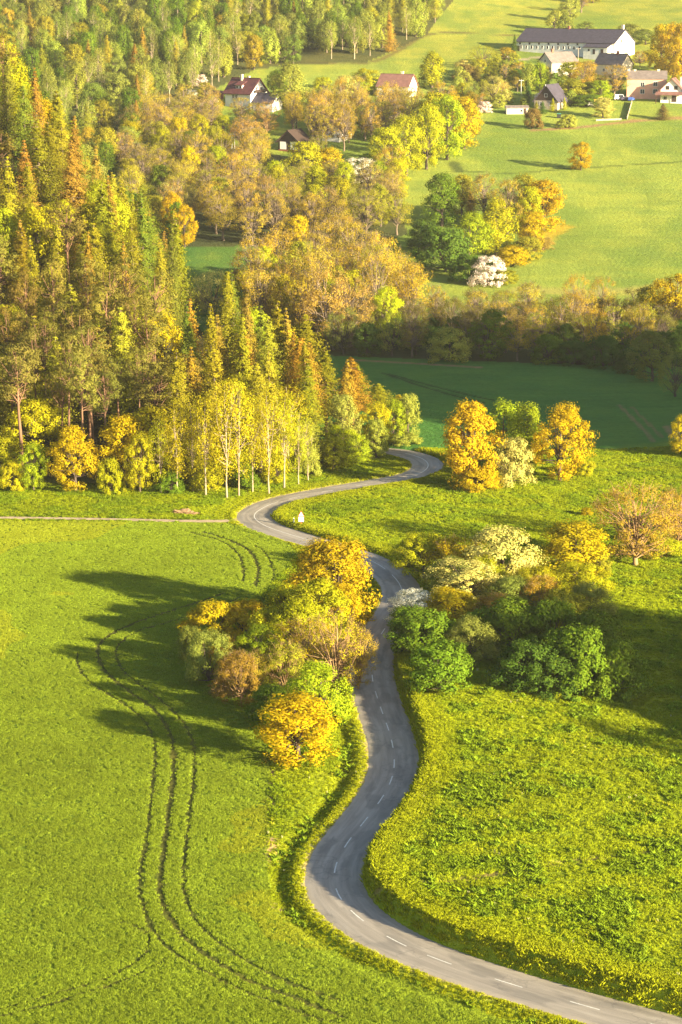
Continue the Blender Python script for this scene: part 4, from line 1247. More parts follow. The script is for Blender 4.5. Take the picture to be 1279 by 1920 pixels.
 ('shrub', 962, 500, 64, 40, 'gold', 'golden low shrub in front of the copse'),
 ('twiggy', 1018, 470, 44, 26, 'pinkbr', 'pinkish brown low shrub at the field edge of the copse'),
 ('blossom', 915, 536, 64, 58, 'pinkw', 'round pinkish white blossoming tree at the foot of the copse', 0),
 ('shrub', 835, 510, 100, 92, 'dgreen', 'dark green shrub mass at the shaded left of the copse'),
 ('shrub', 880, 530, 70, 56, 'dgreen', 'dark shrub left of the pinkish blossoming tree'),
 ('shrub', 795, 470, 70, 60, 'dgreen', 'dark shrub in the shade between the copse and the alders'),
 ('shrub', 945, 535, 50, 30, 'olive', 'low olive shrub right of the pinkish blossoming tree'),
 ('broad', 1089, 320, 42, 54, 'deepgold', 'lone orange tree standing in the big sunlit field'),
 # pale willow and brighter trees in the left valley
 ('willow', 402, 592, 84, 88, 'pale', 'pale yellow willow in front of the dark clearing'),
 ('willow', 368, 582, 50, 62, 'sage', 'smaller pale willow left of the pale yellow one'),
 ('broad', 573, 352, 74, 88, 'ygreen', 'bright yellow green tree below the cabin'),
 ('broad', 618, 350, 52, 76, 'gold', 'golden tree right of the bright yellow green one'),
 ('blossom', 680, 345, 72, 50, 'white', 'white blossoming tree among the valley alders', 1),
 ('broad', 712, 350, 40, 50, 'lime', 'small lime tree right of the white blossoming tree'),
 ('broad', 640, 540, 62, 100, 'green', 'green tree showing between the tall central alders'),
 ('alder', 612, 282, 52, 88, 'tan', 'tan alder hiding the left wall of the house among brown trunks'),
 ('alder', 645, 284, 50, 92, 'orange', 'orange alder in front of the house among brown trunks'),
 ('alder', 590, 280, 44, 84, 'tan', 'tan alder between the cabin and the half hidden house'),
 ('alder', 452, 238, 44, 56, 'tan', 'tan budding tree in front of the white house foot'),
 ('alder', 480, 236, 44, 44, 'olive', 'olive budding tree below the gap between the two white houses'),
 ('alder', 733, 206, 48, 46, 'tan', 'tan budding tree in front of the brown roofed house'),
 ('alder', 762, 204, 44, 42, 'orange', 'orange budding tree in front of the gable of the brown roofed house'),
 # bright row leading up to the village
 ('broad', 722, 336, 66, 100, 'ygreen', 'first yellow green tree at the lower end of the bright row'),
 ('broad', 762, 330, 70, 116, 'ygreen', 'second yellow green tree of the bright row from its lower end'),
 ('broad', 800, 318, 72, 124, 'ygreen', 'third yellow green tree of the bright row from its lower end'),
 ('broad', 838, 300, 74, 122, 'lime', 'fourth tree of the bright row, the limest one'),
 ('broad', 870, 280, 72, 100, 'gold', 'golden tree at the upper right end of the bright row'),
 ('broad', 815, 278, 70, 108, 'ygreen', 'yellow green tree behind the middle of the bright row'),
 ('alder', 775, 270, 62, 100, 'tan', 'tan budding tree behind the bright row near the brown roof'),
 ('broad', 850, 255, 60, 80, 'gold', 'golden tree behind the upper end of the bright row'),
 ('alder', 830, 240, 56, 86, 'orange', 'orange budding tree above the bright row'),
 ('broad', 690, 330, 40, 44, 'green', 'dark green shrubby tree shading the small clearing'),
 # around the upper houses
 ('poplar', 543, 205, 66, 90, 'sage', 'tall pale green tree right of the white house'),
 ('broad', 520, 190, 40, 60, 'green', 'green tree behind the small dark roofed house'),
 ('broad', 604, 190, 42, 46, 'ygreen', 'small round yellow green tree in the gap below the meadow'),
 ('broad', 648, 186, 44, 46, 'pale', 'pale budding tree left of the yellow green meadow tree'),
 ('broad', 686, 176, 52, 48, 'ygreen', 'yellow green tree on the edge of the upper meadow'),
 ('broad', 672, 182, 38, 34, 'lime', 'small lime tree on the edge of the upper meadow'),
 ('poplar', 810, 165, 48, 70, 'ygreen', 'tall yellow green tree right of the brown roofed house'),
 ('spruce', 778, 178, 20, 36, 'rust', 'small orange spruce against the brown roofed house'),
 ('bare', 500, 255, 50, 66, 'orange', 'orange budding tree below the small dark roofed house'),
 ('blossom', 395, 215, 34, 34, 'pinkw', 'pale pink blossoming tree left of the white house', 1),
 ('blossom', 375, 165, 26, 26, 'pinkw', 'pale pink blossoming tree by the wooden shed', 1),
 ('blossom', 362, 188, 26, 20, 'white', 'white flowering bush at the edge of the left forest', 0),
 ('broad', 385, 190, 34, 36, 'olive', 'olive tree beside the wooden shed'),
 # village
 ('willow', 905, 130, 62, 46, 'ygreen', 'yellow willow like tree left of the long barn'),
 ('broad', 870, 140, 40, 28, 'pale', 'pale tree left of the yellow willow like tree'),
 ('shrub', 873, 152, 46, 32, 'brown', 'dark bush under the yellow willow like tree'),
 ('spruce', 893, 154, 24, 30, 'brgreen', 'small dark spruce in the dark row left of the village'),
 ('shrub', 960, 152, 54, 24, 'dgreen', 'dark blue green hedge bush in the middle of the village gardens'),
 ('spruce', 965, 98, 14, 32, 'dgreen', 'small dark spruce at the left end of the long barn'),
 ('broad', 945, 122, 40, 34, 'tan', 'thin budding tree near the wooden pole'),
 ('willow', 886, 196, 38, 46, 'sage', 'sage green tree at the lower left of the gardens'),
 ('willow', 928, 198, 56, 58, 'pale', 'pale yellow forked tree above the flat shed'),
 ('poplar', 992, 172, 34, 56, 'sage', 'left pale green garden tree before the grey roofed house'),
 ('poplar', 1012, 172, 34, 58, 'lime', 'right pale green garden tree before the grey roofed house'),
 ('alder', 1022, 170, 30, 50, 'tan', 'tan budding tree beside the grey roofed house'),
 ('broad', 1068, 175, 54, 60, 'ygreen', 'yellow green tree in the village centre'),
 ('alder', 1092, 180, 62, 68, 'orange', 'orange budding tree in the village centre'),
 ('broad', 1072, 192, 56, 44, 'olive', 'olive tree behind the dark gabled house'),
 ('alder', 1152, 184, 56, 62, 'orange', 'orange budding tree left of the pink house'),
 ('broad', 1126, 192, 44, 42, 'lime', 'lime tree left of the orange budding tree'),
 ('shrub', 1100, 200, 60, 24, 'green', 'green hedge bush right of the dark gabled house'),
 ('broad', 1130, 222, 38, 40, 'pale', 'small pale apple tree in the front garden'),
 ('shrub', 998, 242, 38, 40, 'brown', 'round brown green bush at the top of the big field'),
 ('spruce', 1005, 214, 16, 24, 'olive', 'small olive conifer beside the brown green bush'),
 ('spruce', 1017, 214, 18, 24, 'dgreen', 'small dark conifer in front of the dark gabled house'),
 ('spruce', 1036, 210, 14, 26, 'ygreen', 'left of the two yellowish conifers by the dark gable'),
 ('spruce', 1058, 206, 12, 24, 'ygreen', 'right of the two yellowish conifers by the dark gable'),
 ('shrub', 1066, 240, 40, 26, 'sage', 'pale shrub on the lawn above the big field'),
 ('spruce', 1243, 225, 34, 30, 'brown', 'small dark ragged conifer on the lawn below the pink house'),
 ('blossom', 908, 212, 28, 22, 'pinkw', 'pale pink blossoming bush left of the flat shed', 0),
 ('blossom', 1010, 190, 18, 16, 'white', 'white blossoming bush beside the dark gabled house', 0),
 ('shrub', 985, 200, 24, 18, 'greygreen', 'grey green bush above the flat shed'),
 ('broad', 1262, 150, 62, 108, 'deepgold', 'very tall golden tree behind the pink house'),
 ('broad', 1240, 140, 50, 96, 'gold', 'tall golden tree left of the very tall one behind the pink house'),
 ('broad', 1278, 160, 50, 120, 'deepgold', 'tall golden tree at the upper right frame corner'),
 ('shrub', 1218, 118, 34, 26, 'olive', 'olive bush at the right end of the long barn'),
 ('alder', 1200, 126, 30, 30, 'orange', 'orange bush between the barn and the pink house'),
 ('broad', 1060, 68, 36, 40, 'greygreen', 'grey green tree behind the middle of the barn roof'),
 ('broad', 1040, 58, 36, 40, 'sage', 'sage tree behind the left of the barn roof'),
 ('broad', 1100, 66, 36, 26, 'greygreen', 'low grey green tree behind the barn chimney'),
 ('broad', 1180, 72, 44, 28, 'greygreen', 'grey green tree behind the barn gable'),
 ('broad', 1210, 84, 44, 30, 'greygreen', 'shaded green tree right of the barn gable'),
 ('broad', 1068, 40, 40, 48, 'sage', 'sage tree in the field hedge above the barn'),
 ('alder', 1090, 24, 44, 40, 'orange', 'orange tree in the field hedge above the barn'),
 ('broad', 1112, 6, 44, 40, 'olive', 'olive tree at the upper end of the field hedge'),
 ('broad', 1098, 2, 40, 34, 'sage', 'pale tree at the top of the field hedge'),
]
_single = {}
for row in HAND:
    kind, px, py, w, h, c, lab = row[:7]
    var = row[7] if len(row) > 7 else None
    w *= 1.2 if py > 995 and px < 1260 else 1.12
    if py > 1130 and px > 740: h *= .92
    if px < 545 and py > 1140 and kind in ('shrub', 'fine', 'twiggy'): h *= 1.22
    hand(kind, px, py, w, h, c, lab, None, var, lean=0.0)
# ------------------------------------------------------------------ woods: every tree a thing, scattered over the ground they cover
def scatter_pts(x0, x1, y0, y1, sep, test, n, seed, sepf=None):
    R = np.random.default_rng(seed)
    xs = R.uniform(x0, x1, n); ys = R.uniform(y0, y1, n)
    ok = test(xs, ys); xs, ys = xs[ok], ys[ok]
    keep = []; cell = {}
    for x, y in zip(xs, ys):
        s = sep if sepf is None else sepf(x, y)
        cx, cy = int(x // 8), int(y // 8); r = int(s // 8) + 1
        bad = False
        for i in range(cx - r, cx + r + 1):
            for j in range(cy - r, cy + r + 1):
                for (a, b) in cell.get((i, j), ()):
                    if (a - x) ** 2 + (b - y) ** 2 < s * s: bad = True; break
                if bad: break
            if bad: break
        if bad: continue
        if any((a - x) ** 2 + (b - y) ** 2 < (rr + .2 * s) ** 2 for a, b, rr in TAKEN): continue
        cell.setdefault((cx, cy), []).append((x, y)); keep.append((x, y))
    return keep

def in_frame(x, y, h, m=30):
    z = float(T0(x, y))
    a = proj(x, y, z); b = proj(x, y, z + h)
    return -m < a[0] < PW + m and b[1] < PH and a[1] > -8, a, b

KEEP_CLEAR = [(526, 258, 560, 281), (431, 166, 520, 192), (360, 466, 430, 516), (650, 282, 700, 298), (775, 330, 805, 420), (977, 62, 1196, 109), (1176, 134, 1250, 189), (1230, 146, 1279, 191), (1012, 166, 1056, 200), (949, 200, 990, 216), (1032, 112, 1064, 132), (1142, 108, 1168, 128)]
def hides(a, b, w, s):
    """True where a scattered tree would stand in front of a house or clearing that the photograph shows."""
    x0, x1 = a[0] - w * s / 2, a[0] + w * s / 2
    return any(x0 < q[2] and x1 > q[0] and b[1] < q[3] and a[1] > q[1] + 4 for q in KEEP_CLEAR)

CNAME = {'larch': 'golden green', 'gold': 'golden', 'deepgold': 'deep orange gold', 'ygreen': 'yellow green', 'lime': 'lime green', 'green': 'green', 'dgreen': 'dark green', 'orange': 'orange',
         'rusty': 'warm orange', 'cgreen': 'mid green', 'rust': 'orange brown', 'tan': 'tan', 'pinkbr': 'pinkish brown', 'olive': 'olive', 'pale': 'pale yellow', 'sage': 'sage green', 'brown': 'dark brown',
         'brgreen': 'brownish green', 'greygreen': 'grey green'}
KNAME = {'broad': 'broadleaf tree', 'birch': 'slender birch', 'poplar': 'upright tree', 'alder': 'budding alder', 'bare': 'budding tree', 'willow': 'willow', 'shrub': 'shrub',
         'fine': 'shrub', 'twiggy': 'twiggy shrub', 'larch': 'larch', 'tall': 'bare stemmed larch', 'spruce': 'spruce', 'pine': 'tall pine'}

def pick(R, opts):
    t = sum(o[0] for o in opts); r = R.random() * t
    for o in opts:
        r -= o[0]
        if r <= 0: return o
    return opts[-1]

ORD = ['', 'first', 'second', 'third', 'fourth', 'fifth', 'sixth', 'seventh', 'eighth', 'ninth', 'tenth', 'eleventh', 'twelfth', 'thirteenth', 'fourteenth', 'fifteenth', 'sixteenth',
       'seventeenth', 'eighteenth', 'nineteenth', 'twentieth']
def row_labels(items, nrows, where, group):
    """Name every scattered tree by its row (counted from the front) and its place in that row among its like."""
    items.sort(key=lambda q: -q[2])
    per = math.ceil(len(items) / nrows)
    for r in range(nrows):
        row = sorted(items[r * per:(r + 1) * per], key=lambda q: q[1])
        tot = {}
        for q in row: tot[q[3]] = tot.get(q[3], 0) + 1
        cn = {}
        for q in row:
            n = cn[q[3]] = cn.get(q[3], 0) + 1
            rn = 'front row' if r == 0 else ('backmost row' if r == nrows - 1 else ORD[r + 1] + ' row back')
            if tot[q[3]] == 1: lab = 'only %s in the %s, %s' % (q[3], rn, where)
            else: lab = '%s %s from left, %s, %s' % (ORD[n] if n < len(ORD) else '%dth' % n, q[3], rn, where)
            q[0]['label'] = lab; q[0]['group'] = group

# --- the left hillside forest
R = random.Random(3)
def t_forest(x, y):
    return (y > forest_edge_y(x) + 2.5) & ((hill_b(x, y) > -5) | (y < forest_edge_y(x) + 26)) & (y < 700) & (x < 13)
pts = scatter_pts(-125, 12, 396, 690, 5.4, t_forest, 16000, 5, lambda x, y: 4.8 if y < 440 else 6.0 + (y - 440) * .008)
nz = lambda x, y, s: float(vnoise(x * s + 40, y * s + 9))
cnt = 0; FOREST = []
for x, y in pts:
    e = y - float(forest_edge_y(x))
    ok, a, b = in_frame(x, y, 22, 120)
    if not ok or hides(a, b, 7, FPX / a[2]): continue
    px, py = a[0], a[1]
    n1, n2 = nz(x, y, .06), nz(x, y, .11)
    zone = 'upper part of the left hillside forest' if py < 420 else ('middle slope of the left hillside forest' if py < 740 else 'lower front of the left hillside forest')
    if e < 9 and px < 285 and R.random() < .5: continue
    if e < 10 and 285 < px < 600:
        if R.random() < .35: continue
        o = pick(R, [(3, 'birch', 'ygreen', 15, 6), (2, 'larch', 'larch', 21, 8), (3, 'broad', 'ygreen', 7, 6)])
    elif e < 9 and px >= 600:
        o = pick(R, [(3, 'birch', 'sage', 13, 6), (4, 'broad', 'ygreen', 9, 7), (2, 'broad', 'sage', 11, 7)])
    elif e < 9:
        o = pick(R, [(3, 'broad', 'gold', 12, 8), (3, 'larch', 'larch', 20, 9), (2, 'birch', 'ygreen', 14, 6), (2, 'broad', 'ygreen', 8, 6)])
    elif px > 540 and py > 740:
        o = pick(R, [(5, 'tall', 'larch', 25, 7.5), (4, 'tall', 'rusty', 23, 7), (1, 'spruce', 'rusty', 22, 6.5), (1, 'broad', 'gold', 14, 8)])
    elif px < 300 and 660 < py < 900 and e < 85:
        o = pick(R, [(7, 'pine', 'brgreen', 21, 6.5), (2, 'larch', 'olive', 20, 8), (1, 'broad', 'ygreen', 13, 8)])
    elif n1 > .72:
        o = pick(R, [(5, 'broad', 'ygreen', 16, 9), (3, 'broad', 'lime', 16, 9), (2, 'broad', 'gold', 16, 9)])
    elif n2 > .68:
        o = pick(R, [(6, 'spruce', 'rust', 21, 6.5), (2, 'larch', 'larch', 21, 8)])
    else:
        o = pick(R, [(7, 'larch', 'larch', 22, 8), (4, 'larch', 'cgreen', 22, 8), (2, 'spruce', 'cgreen', 23, 6), (1.2, 'larch', 'ygreen', 22, 8), (3, 'larch', 'olive', 21, 8), (4, 'spruce', 'larch', 22, 6), (3, 'spruce', 'rusty', 21, 5.6), (2, 'spruce', 'olive', 22, 6), (1.5, 'pine', 'brgreen', 20, 7), (1, 'broad', 'gold', 15, 8), (1, 'birch', 'sage', 18, 6.5)])
    _, k, c, H, W = o
    H *= R.uniform(.8, 1.15); W *= R.uniform(1.0, 1.4)
    if px > 540:
        lim = float(np.interp(px, [540, 600, 650, 690, 730, 760], [26, 22, 17, 12, 7.5, 5])) * R.uniform(.85, 1.1)
        W *= max(.7, min(1, lim / H)); H = min(H, lim)
    FOREST.append((tree(k, x, y, H, W, c, None, None, parts=True, jita=.14), px, py, CNAME[c] + ' ' + KNAME[k])); cnt += 1
n_forest = cnt
row_labels(FOREST, 14, 'left hillside forest', 'trees of the left hillside forest')
# shrubs and saplings along the foot of the forest
for px, w, h, c, k, lab in [(20, 60, 62, 'ygreen', 'shrub', 'low yellow green shrub at the left end of the forest foot'), (62, 58, 96, 'lime', 'broad', 'layered lime green sapling at the left forest foot'),
        (140, 96, 132, 'gold', 'broad', 'bushy golden tree standing out at the left forest foot'), (205, 60, 70, 'ygreen', 'shrub', 'yellow green shrub right of the bushy golden forest foot tree'),
        (262, 60, 120, 'ygreen', 'broad', 'yellow green tree at the forest foot left of the birches'), (318, 60, 44, 'green', 'shrub', 'green shrub under the leftmost birches'),
        (385, 66, 60, 'ygreen', 'shrub', 'yellow green shrub under the birches in the middle of the forest foot'), (455, 60, 50, 'green', 'shrub', 'green shrub under the tallest birches'),
        (520, 62, 56, 'ygreen', 'shrub', 'yellow green shrub near the right end of the birches'), (575, 56, 60, 'sage', 'shrub', 'sage green shrub right of the birches'),
        (625, 58, 66, 'ygreen', 'broad', 'yellow green bush on the bank above the road'), (668, 52, 60, 'lime', 'broad', 'lime bush on the bank near the far road bend'),
        (706, 50, 78, 'sage', 'broad', 'sage green tree at the tip of the forest')]:
    x, y = pix(px, float(np.interp(px, [0, 250, 430, 600, 700, 742], [922, 927, 924, 890, 864, 842])))
    s = pxpm(x, y)
    tree(k, x, y + 1.2, h / s, w / s, c, lab, None, jita=.05)

# --- alders of the valley floor
def wood(name, poly, sep, seed, opts, label_where, parts=True, n=6000, mind=None):
    R = random.Random(seed)
    x0, y0 = poly.min(0); x1, y1 = poly.max(0)
    items = []
    for x, y in scatter_pts(x0, x1, y0, y1, sep, lambda a, b: in_poly(a, b, poly) & (hill_b(a, b) < -2) | in_poly(a, b, poly) & (b > 800), n, seed):
        ok, a, b = in_frame(x, y, 18, 150)
        if not ok: continue
        _, k, c, H, W = pick(R, opts)
        _, a, b = in_frame(x, y, H)
        if hides(a, b, W * .9, FPX / a[2]): continue
        H *= R.uniform(.82, 1.15); W *= R.uniform(.85, 1.2)
        items.append((tree(k, x, y, H, W, c, None, None, parts=parts, jita=.13), a[0], a[1], CNAME[c] + ' ' + KNAME[k]))
    row_labels(items, max(1, round(len(items) ** .5 / 1.6)), label_where, 'trees of the ' + label_where)
    return len(items)
n1 = wood('valley', P_LEFTMID, 8.2, 21, [(7, 'alder', 'tan', 14, 10), (4, 'alder', 'pinkbr', 14, 10), (2, 'alder', 'orange', 13, 10), (4, 'alder', 'olive', 13, 9), (1.5, 'willow', 'pale', 11, 9), (3, 'broad', 'olive', 12, 8), (3, 'broad', 'ygreen', 12, 8), (1.5, 'broad', 'gold', 12, 8), (1.5, 'broad', 'green', 11, 8)], 'left valley wood')
n2 = wood('centre', P_CENTRE, 7.0, 22, [(6, 'alder', 'tan', 19, 11), (4, 'alder', 'orange', 19, 11), (2, 'alder', 'pinkbr', 18, 11), (2, 'broad', 'olive', 15, 9), (1.5, 'broad', 'ygreen', 15, 9)], 'tall clump in mid valley')
n3 = wood('stream', P_STREAM, 6.0, 23, [(4, 'alder', 'tan', 11, 8), (2, 'alder', 'orange', 11, 8), (4, 'alder', 'brgreen', 11, 8), (2, 'alder', 'olive', 10.5, 8), (3, 'broad', 'dgreen', 8, 7), (2, 'shrub', 'dgreen', 5, 6)], 'shaded stream side wood')
brown_row = pline([(540, 262), (620, 268), (700, 272), (780, 250), (760, 225), (640, 222), (560, 235)])
n4 = wood('row', brown_row, 6.5, 24, [(5, 'alder', 'tan', 15, 8), (3, 'alder', 'orange', 15, 8), (2, 'alder', 'olive', 14, 8)], 'brown copse beside the cabin')
up_left = pline([(225, 300), (330, 262), (420, 262), (470, 232), (500, 232), (430, 222), (340, 225), (250, 250)])
n5 = wood('upleft', up_left, 7.5, 25, [(5, 'alder', 'tan', 13, 9), (4, 'alder', 'pinkbr', 13, 9), (1, 'broad', 'sage', 12, 8)], 'wooded slope below the white house')
# --- wood on the far hillside
n6 = wood('far', P_FAR, 9.2, 26, [(3, 'poplar', 'sage', 17, 9), (2, 'birch', 'sage', 17, 7.5), (2, 'broad', 'olive', 15, 10), (3, 'birch', 'greygreen', 17, 7.5), (5, 'broad', 'greygreen', 14, 10), (4, 'poplar', 'green', 16, 9), (2, 'poplar', 'greygreen', 16, 9), (1.5, 'larch', 'olive', 18, 7),
      (1.2, 'spruce', 'rust', 17, 6), (1, 'broad', 'tan', 13, 9)], 'far hillside wood', parts=False, n=9000)
P_VIL = pline([(850, 165), (930, 120), (1090, 118), (1180, 125), (1290, 130), (1290, 160), (1168, 178), (1100, 205), (1040, 196), (990, 196), (930, 206), (880, 215)])
n7 = wood('village', P_VIL, 6.5, 27, [(3, 'broad', 'olive', 6.5, 5.5), (3, 'broad', 'sage', 6.5, 5.5), (3, 'alder', 'tan', 7.5, 6), (2, 'shrub', 'green', 3, 4), (2, 'shrub', 'olive', 3, 4.5), (2, 'alder', 'orange', 7.5, 6), (1.5, 'broad', 'ygreen', 6.5, 6), (1, 'spruce', 'dgreen', 6, 3)], 'village gardens', n=3000)
print('TREES', n7, n_forest, n1, n2, n3, n4, n5, n6)
# --- crests of the two knolls to the right, outside the picture; their trees shade the road and the valley meadow
knoll = []
Rk = np.random.default_rng(77)
KN = []
for cx, cy, rx, ry, n in [(108, 234, 26, 24, 36), (138, 420, 30, 52, 70)]:
    for i in range(n):
        a, q = Rk.uniform(0, 6.28), math.sqrt(Rk.random())
        KN.append((cx + rx * q * math.cos(a), cy + ry * q * math.sin(a)))
vs, fs, off = [], [], 0
for i, (x, y) in enumerate(KN):
    p = PROTO['broad'][i % 4].both
    V = np.empty(len(p.vertices) * 3, np.float32); p.vertices.foreach_get('co', V); V = V.reshape(-1, 3)
    F = np.empty(len(p.loops), np.int32); p.loops.foreach_get('vertex_index', F); F = F.reshape(-1, 4)
    sel = Rk.random(len(F)) < .12
    F = F[sel]
    Vq = V[F].reshape(-1, 3)
    ctr = Vq.reshape(-1, 4, 3).mean(1, keepdims=True)
    Vq = (ctr + (Vq.reshape(-1, 4, 3) - ctr) * 2.2).reshape(-1, 3)
    h = Rk.uniform(8, 12)
    vs.append(Vq * h + np.array([x, y, Ts(x, y)])); fs.append(np.arange(len(Vq)).reshape(-1, 4) + off); off += len(Vq)
me = np_mesh('woodland', np.concatenate(vs), np.concatenate(fs), [M['leaf']])
a = me.attributes.new('v', 'FLOAT', 'FACE'); a.data.foreach_set('value', Rk.random(len(me.polygons)).astype(np.float32))
wo = tag(mesh_obj('woodland', me), 'green woodland crowning the knolls beyond the right edge', 'woodland', kind='stuff')
wo.color = (.1, .14, .02, 1)
# ------------------------------------------------------------------ crop and grass: real blades, instanced over the near ground
def tuft_mesh(name, seed, n, spread, h0, h1, w, bend):
    R = np.random.default_rng(seed)
    a = R.uniform(0, 6.283, n); r = spread * np.sqrt(R.random(n))
    b = np.stack([r * np.cos(a), r * np.sin(a), np.full(n, -.03)], 1)
    d = R.uniform(0, 6.283, n); dv = np.stack([np.cos(d), np.sin(d), 0 * d], 1)
    h = R.uniform(h0, h1, n)
    side = np.stack([-np.sin(d), np.cos(d), 0 * d], 1) * (w * R.uniform(.7, 1.3, n))[:, None]
    mid = b + dv * (bend * h * .3)[:, None] + np.array([0, 0, 1]) * (h * .6)[:, None]
    tip = b + dv * (bend * h)[:, None] + np.array([0, 0, 1]) * h[:, None]
    V = np.stack([b - side, b + side, mid + side * .8, tip, mid - side * .8], 1).reshape(-1, 3)
    F = np.arange(n * 5).reshape(n, 5)
    me = np_mesh(name, V, F, [M['grass']])
    at = me.attributes.new('v', 'FLOAT', 'FACE'); at.data.foreach_set('value', R.random(n).astype(np.float32))
    return bpy.data.objects.new(name, me)

def scatter_stuff(name, label, cat, X, Y, scl, tint, protos, seed):
    R = np.random.default_rng(seed)
    n = len(X)
    Z = T(X, Y)
    me = bpy.data.meshes.new(name)
    me.vertices.add(n); me.vertices.foreach_set('co', np.stack([X, Y, Z], 1).astype(np.float32).ravel())
    for nm, ty, dat in (('scl', 'FLOAT', scl), ('rot', 'FLOAT', R.uniform(0, 6.283, n)), ('pid', 'INT', R.integers(0, len(protos), n))):
        at = me.attributes.new(nm, ty, 'POINT'); at.data.foreach_set('value', np.asarray(dat, np.int32 if ty == 'INT' else np.float32))
    at = me.attributes.new('tint', 'FLOAT_VECTOR', 'POINT'); at.data.foreach_set('vector', np.asarray(tint, np.float32).ravel())
    o = tag(mesh_obj(name, me), label, cat, kind='stuff')
    ng = bpy.data.node_groups.new(name + '_blades', 'GeometryNodeTree')
    ng.interface.new_socket('Geometry', in_out='INPUT', socket_type='NodeSocketGeometry')
    ng.interface.new_socket('Geometry', in_out='OUTPUT', socket_type='NodeSocketGeometry')
    gi = ng.nodes.new('NodeGroupInput'); go = ng.nodes.new('NodeGroupOutput'); jn = ng.nodes.new('GeometryNodeJoinGeometry')
    def attr(nm, dt):
        q = ng.nodes.new('GeometryNodeInputNamedAttribute'); q.data_type = dt; q.inputs[0].default_value = nm; return q.outputs[0]
    rot = ng.nodes.new('ShaderNodeCombineXYZ'); ng.links.new(attr('rot', 'FLOAT'), rot.inputs[2])
    pid = attr('pid', 'INT'); sc = attr('scl', 'FLOAT')
    for k, p in enumerate(protos):
        oi = ng.nodes.new('GeometryNodeObjectInfo'); oi.inputs[0].default_value = p
        cmp_ = ng.nodes.new('FunctionNodeCompare'); cmp_.data_type = 'INT'; cmp_.operation = 'EQUAL'
        ng.links.new(pid, cmp_.inputs[2]); cmp_.inputs[3].default_value = k
        ip = ng.nodes.new('GeometryNodeInstanceOnPoints')
        ng.links.new(gi.outputs[0], ip.inputs['Points']); ng.links.new(cmp_.outputs[0], ip.inputs['Selection'])
        ng.links.new(oi.outputs['Geometry'], ip.inputs['Instance']); ng.links.new(rot.outputs[0], ip.inputs['Rotation']); ng.links.new(sc, ip.inputs['Scale'])
        ng.links.new(ip.outputs[0], jn.inputs[0])
    ng.links.new(jn.outputs[0], go.inputs[0])
    md = o.modifiers.new('blades', 'NODES'); md.node_group = ng
    return o

Rg = np.random.default_rng(99)
def visible(X, Y, m=420):
    """In view or within some 30 m of it, thinning out beyond."""
    Z = T0(X, Y)
    px, py, _ = proj(X, Y, Z)
    out = np.maximum(np.maximum(-px, px - PW), np.maximum(py - PH, 0))
    return (py > 600) & (Rg.random(len(X)) > (out - m) / 450)

def grid(x0, x1, y0, y1, dens):
    n = int((x1 - x0) * (y1 - y0) * dens)
    return Rg.uniform(x0, x1, n), Rg.uniform(y0, y1, n)

crop_t = [tuft_mesh('crop_tuft', 300 + i, 34, .30, .10, .20, .020, .5) for i in range(3)]
mead_t = [tuft_mesh('grass_tuft', 310 + i, 30, .30, .11, .30, .018, .8) for i in range(3)]
weed_t = [tuft_mesh('weed_tuft', 320 + i, 22, .24, .2, .42, .05, .9) for i in range(3)]

# crop
X, Y = grid(-95, 55, 140, 390, 9.5)
ok = visible(X, Y); X, Y = X[ok], Y[ok]
ok = in_poly(X, Y, CROP); X, Y = X[ok], Y[ok]
keep = np.ones(len(X), bool)
for P, w in zip(TRAMS, TRAM_W):
    m = (X > P[:, 0].min() - 2) & (X < P[:, 0].max() + 2) & (Y > P[:, 1].min() - 2) & (Y < P[:, 1].max() + 2)
    d = np.full(len(X), 9.0); d[m] = np.abs(dist_line(X[m], Y[m], P)); keep &= d > w * (.6 + .8 * fbm(X * .7, Y * .7, 2)) + .14
keep &= Rg.random(len(X)) < .6 + 1.2 * fbm(X * .11 + 70, Y * .11, 3)                 # thinner and thicker growth
d = np.abs(dist_line(X, Y, TRACK)); keep &= d > 1.3
X, Y = X[keep], Y[keep]
g = fbm(X * .035, Y * .035, 3); g2 = fbm(X * .5, Y * .5, 2)
t = (np.array([.275, .355, .028]) * (.66 + .45 * g + .35 * g2 + .1 * (Y > 300))[:, None]) * np.where((g > .55)[:, None], np.array([1.2, 1.04, .9]), 1)
scatter_stuff('crop', 'short green cereal crop with tractor tramlines left of the road', 'crop', X, Y, Rg.uniform(.75, 1.15, len(X)), t, crop_t, 1)
# meadow and verges
X, Y = grid(-95, 110, 140, 430, 5.0)
X2, Y2 = grid(-95, 110, 140, 430, 5.0)
r2 = np.abs(road_d(X2, Y2)); k2 = r2 < 7
X, Y = np.r_[X, X2[k2]], np.r_[Y, Y2[k2]]
ok = visible(X, Y); X, Y = X[ok], Y[ok]
rdv = road_d(X, Y)
ok = (~in_poly(X, Y, CROP)) & (np.abs(rdv) > ROAD_HW + .25) & (Y < forest_edge_y(X) + 6) & (np.abs(dist_line(X, Y, TRACK)) > 1.0)
X, Y, rdv = X[ok], Y[ok], rdv[ok]
dp = np.abs(dist_line(X, Y, PATH)); ok = (dp > .3) | (Rg.random(len(X)) < .4)
X, Y, rdv = X[ok], Y[ok], rdv[ok]
g = fbm(X * .06, Y * .06, 3); g2 = fbm(X * .28 + 9, Y * .28, 3)
verge = np.clip(1 - (np.abs(rdv) - 3) / 5, 0, 1)
base = np.array([.40, .47, .016]); deep = np.array([.26, .37, .018]); lush = np.array([.53, .53, .014])
k = np.clip((g2 - .42) * 4, 0, .85)[:, None] * (1 - verge)[:, None]
t = base * (1 - k) + deep * k
t = t * (1 - .6 * verge[:, None]) + lush * .6 * verge[:, None]
t = t * (.85 + .3 * g)[:, None]
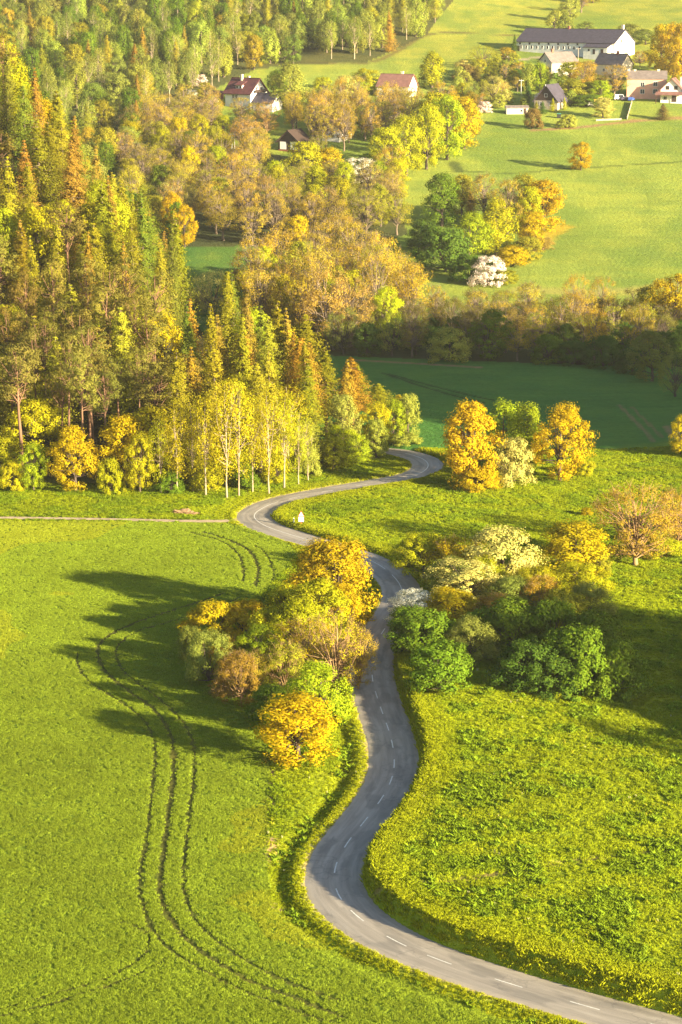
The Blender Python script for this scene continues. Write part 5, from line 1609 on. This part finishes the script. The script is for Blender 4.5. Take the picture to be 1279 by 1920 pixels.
sc = .55 + 1.0 * g2 ** 1.3 + np.where(rdv > 0, .5, .05) * verge + Rg.uniform(-.15, .25, len(X))
sc = sc * np.where((rdv < 0) & (rdv > -8), .62, 1.0)
scatter_stuff('meadow_grass', 'uneven sunlit meadow grass and verges on both sides of the road', 'grass', X, Y, sc, t, mead_t, 2)
# broad-leaved weeds: rough patches in the meadow and a band in the ditch
X, Y = grid(-60, 90, 140, 335, 1.1)
ok = visible(X, Y); X, Y = X[ok], Y[ok]
rdv = road_d(X, Y); g2 = fbm(X * .28 + 9, Y * .28, 3)
ok = (~in_poly(X, Y, CROP)) & (((rdv > 7) & (g2 > .5)) | ((rdv < -4.6) & (rdv > -6.4) & (fbm(X * .15, Y * .15) > .38)))
X, Y = X[ok], Y[ok]
t = np.array([.225, .32, .018]) * Rg.uniform(.8, 1.25, len(X))[:, None]
scatter_stuff('meadow_weeds', 'darker leafy weeds in patches of the meadow and along the ditch', 'weeds', X, Y, Rg.uniform(.7, 1.6, len(X)), t, weed_t, 3)

# small pale flower and seed heads over the meadow
flower_t = [tuft_mesh('flower_tuft', 330 + i, 7, .10, .3, .46, .035, .3) for i in range(2)]
X, Y = grid(-30, 60, 168, 300, .25)
ok = visible(X, Y); X, Y = X[ok], Y[ok]
rdv = road_d(X, Y)
ok = (~in_poly(X, Y, CROP)) & (np.abs(rdv) > 4) & (Y < forest_edge_y(X) - 1) & (fbm(X * .12 + 20, Y * .12, 3) > .5)
X, Y = X[ok], Y[ok]
t = np.where(Rg.random(len(X))[:, None] < .85, np.array([.46, .45, .03]), np.array([.55, .54, .25])) * Rg.uniform(.8, 1.15, len(X))[:, None]
scatter_stuff('meadow_flowers', 'small pale yellow flower heads dotted over the meadow', 'flowers', X, Y, Rg.uniform(.6, 1.1, len(X)), t, flower_t, 4)

# ------------------------------------------------------------------ haze in the valley air
hm, nt, out = new_mat('haze')
pv = N(nt, 'ShaderNodeVolumePrincipled')
pv.inputs['Color'].default_value = (0.95, 0.93, 0.90, 1)
pv.inputs['Density'].default_value = HAZE
pv.inputs['Anisotropy'].default_value = 0.2
nt.links.new(pv.outputs[0], out.inputs['Volume'])
V, F = box_vf(-950, 950, -350, 2550, -20, 152)
hz = tag(mesh_obj('haze', py_mesh('haze', V, F, hm)), kind='stuff')
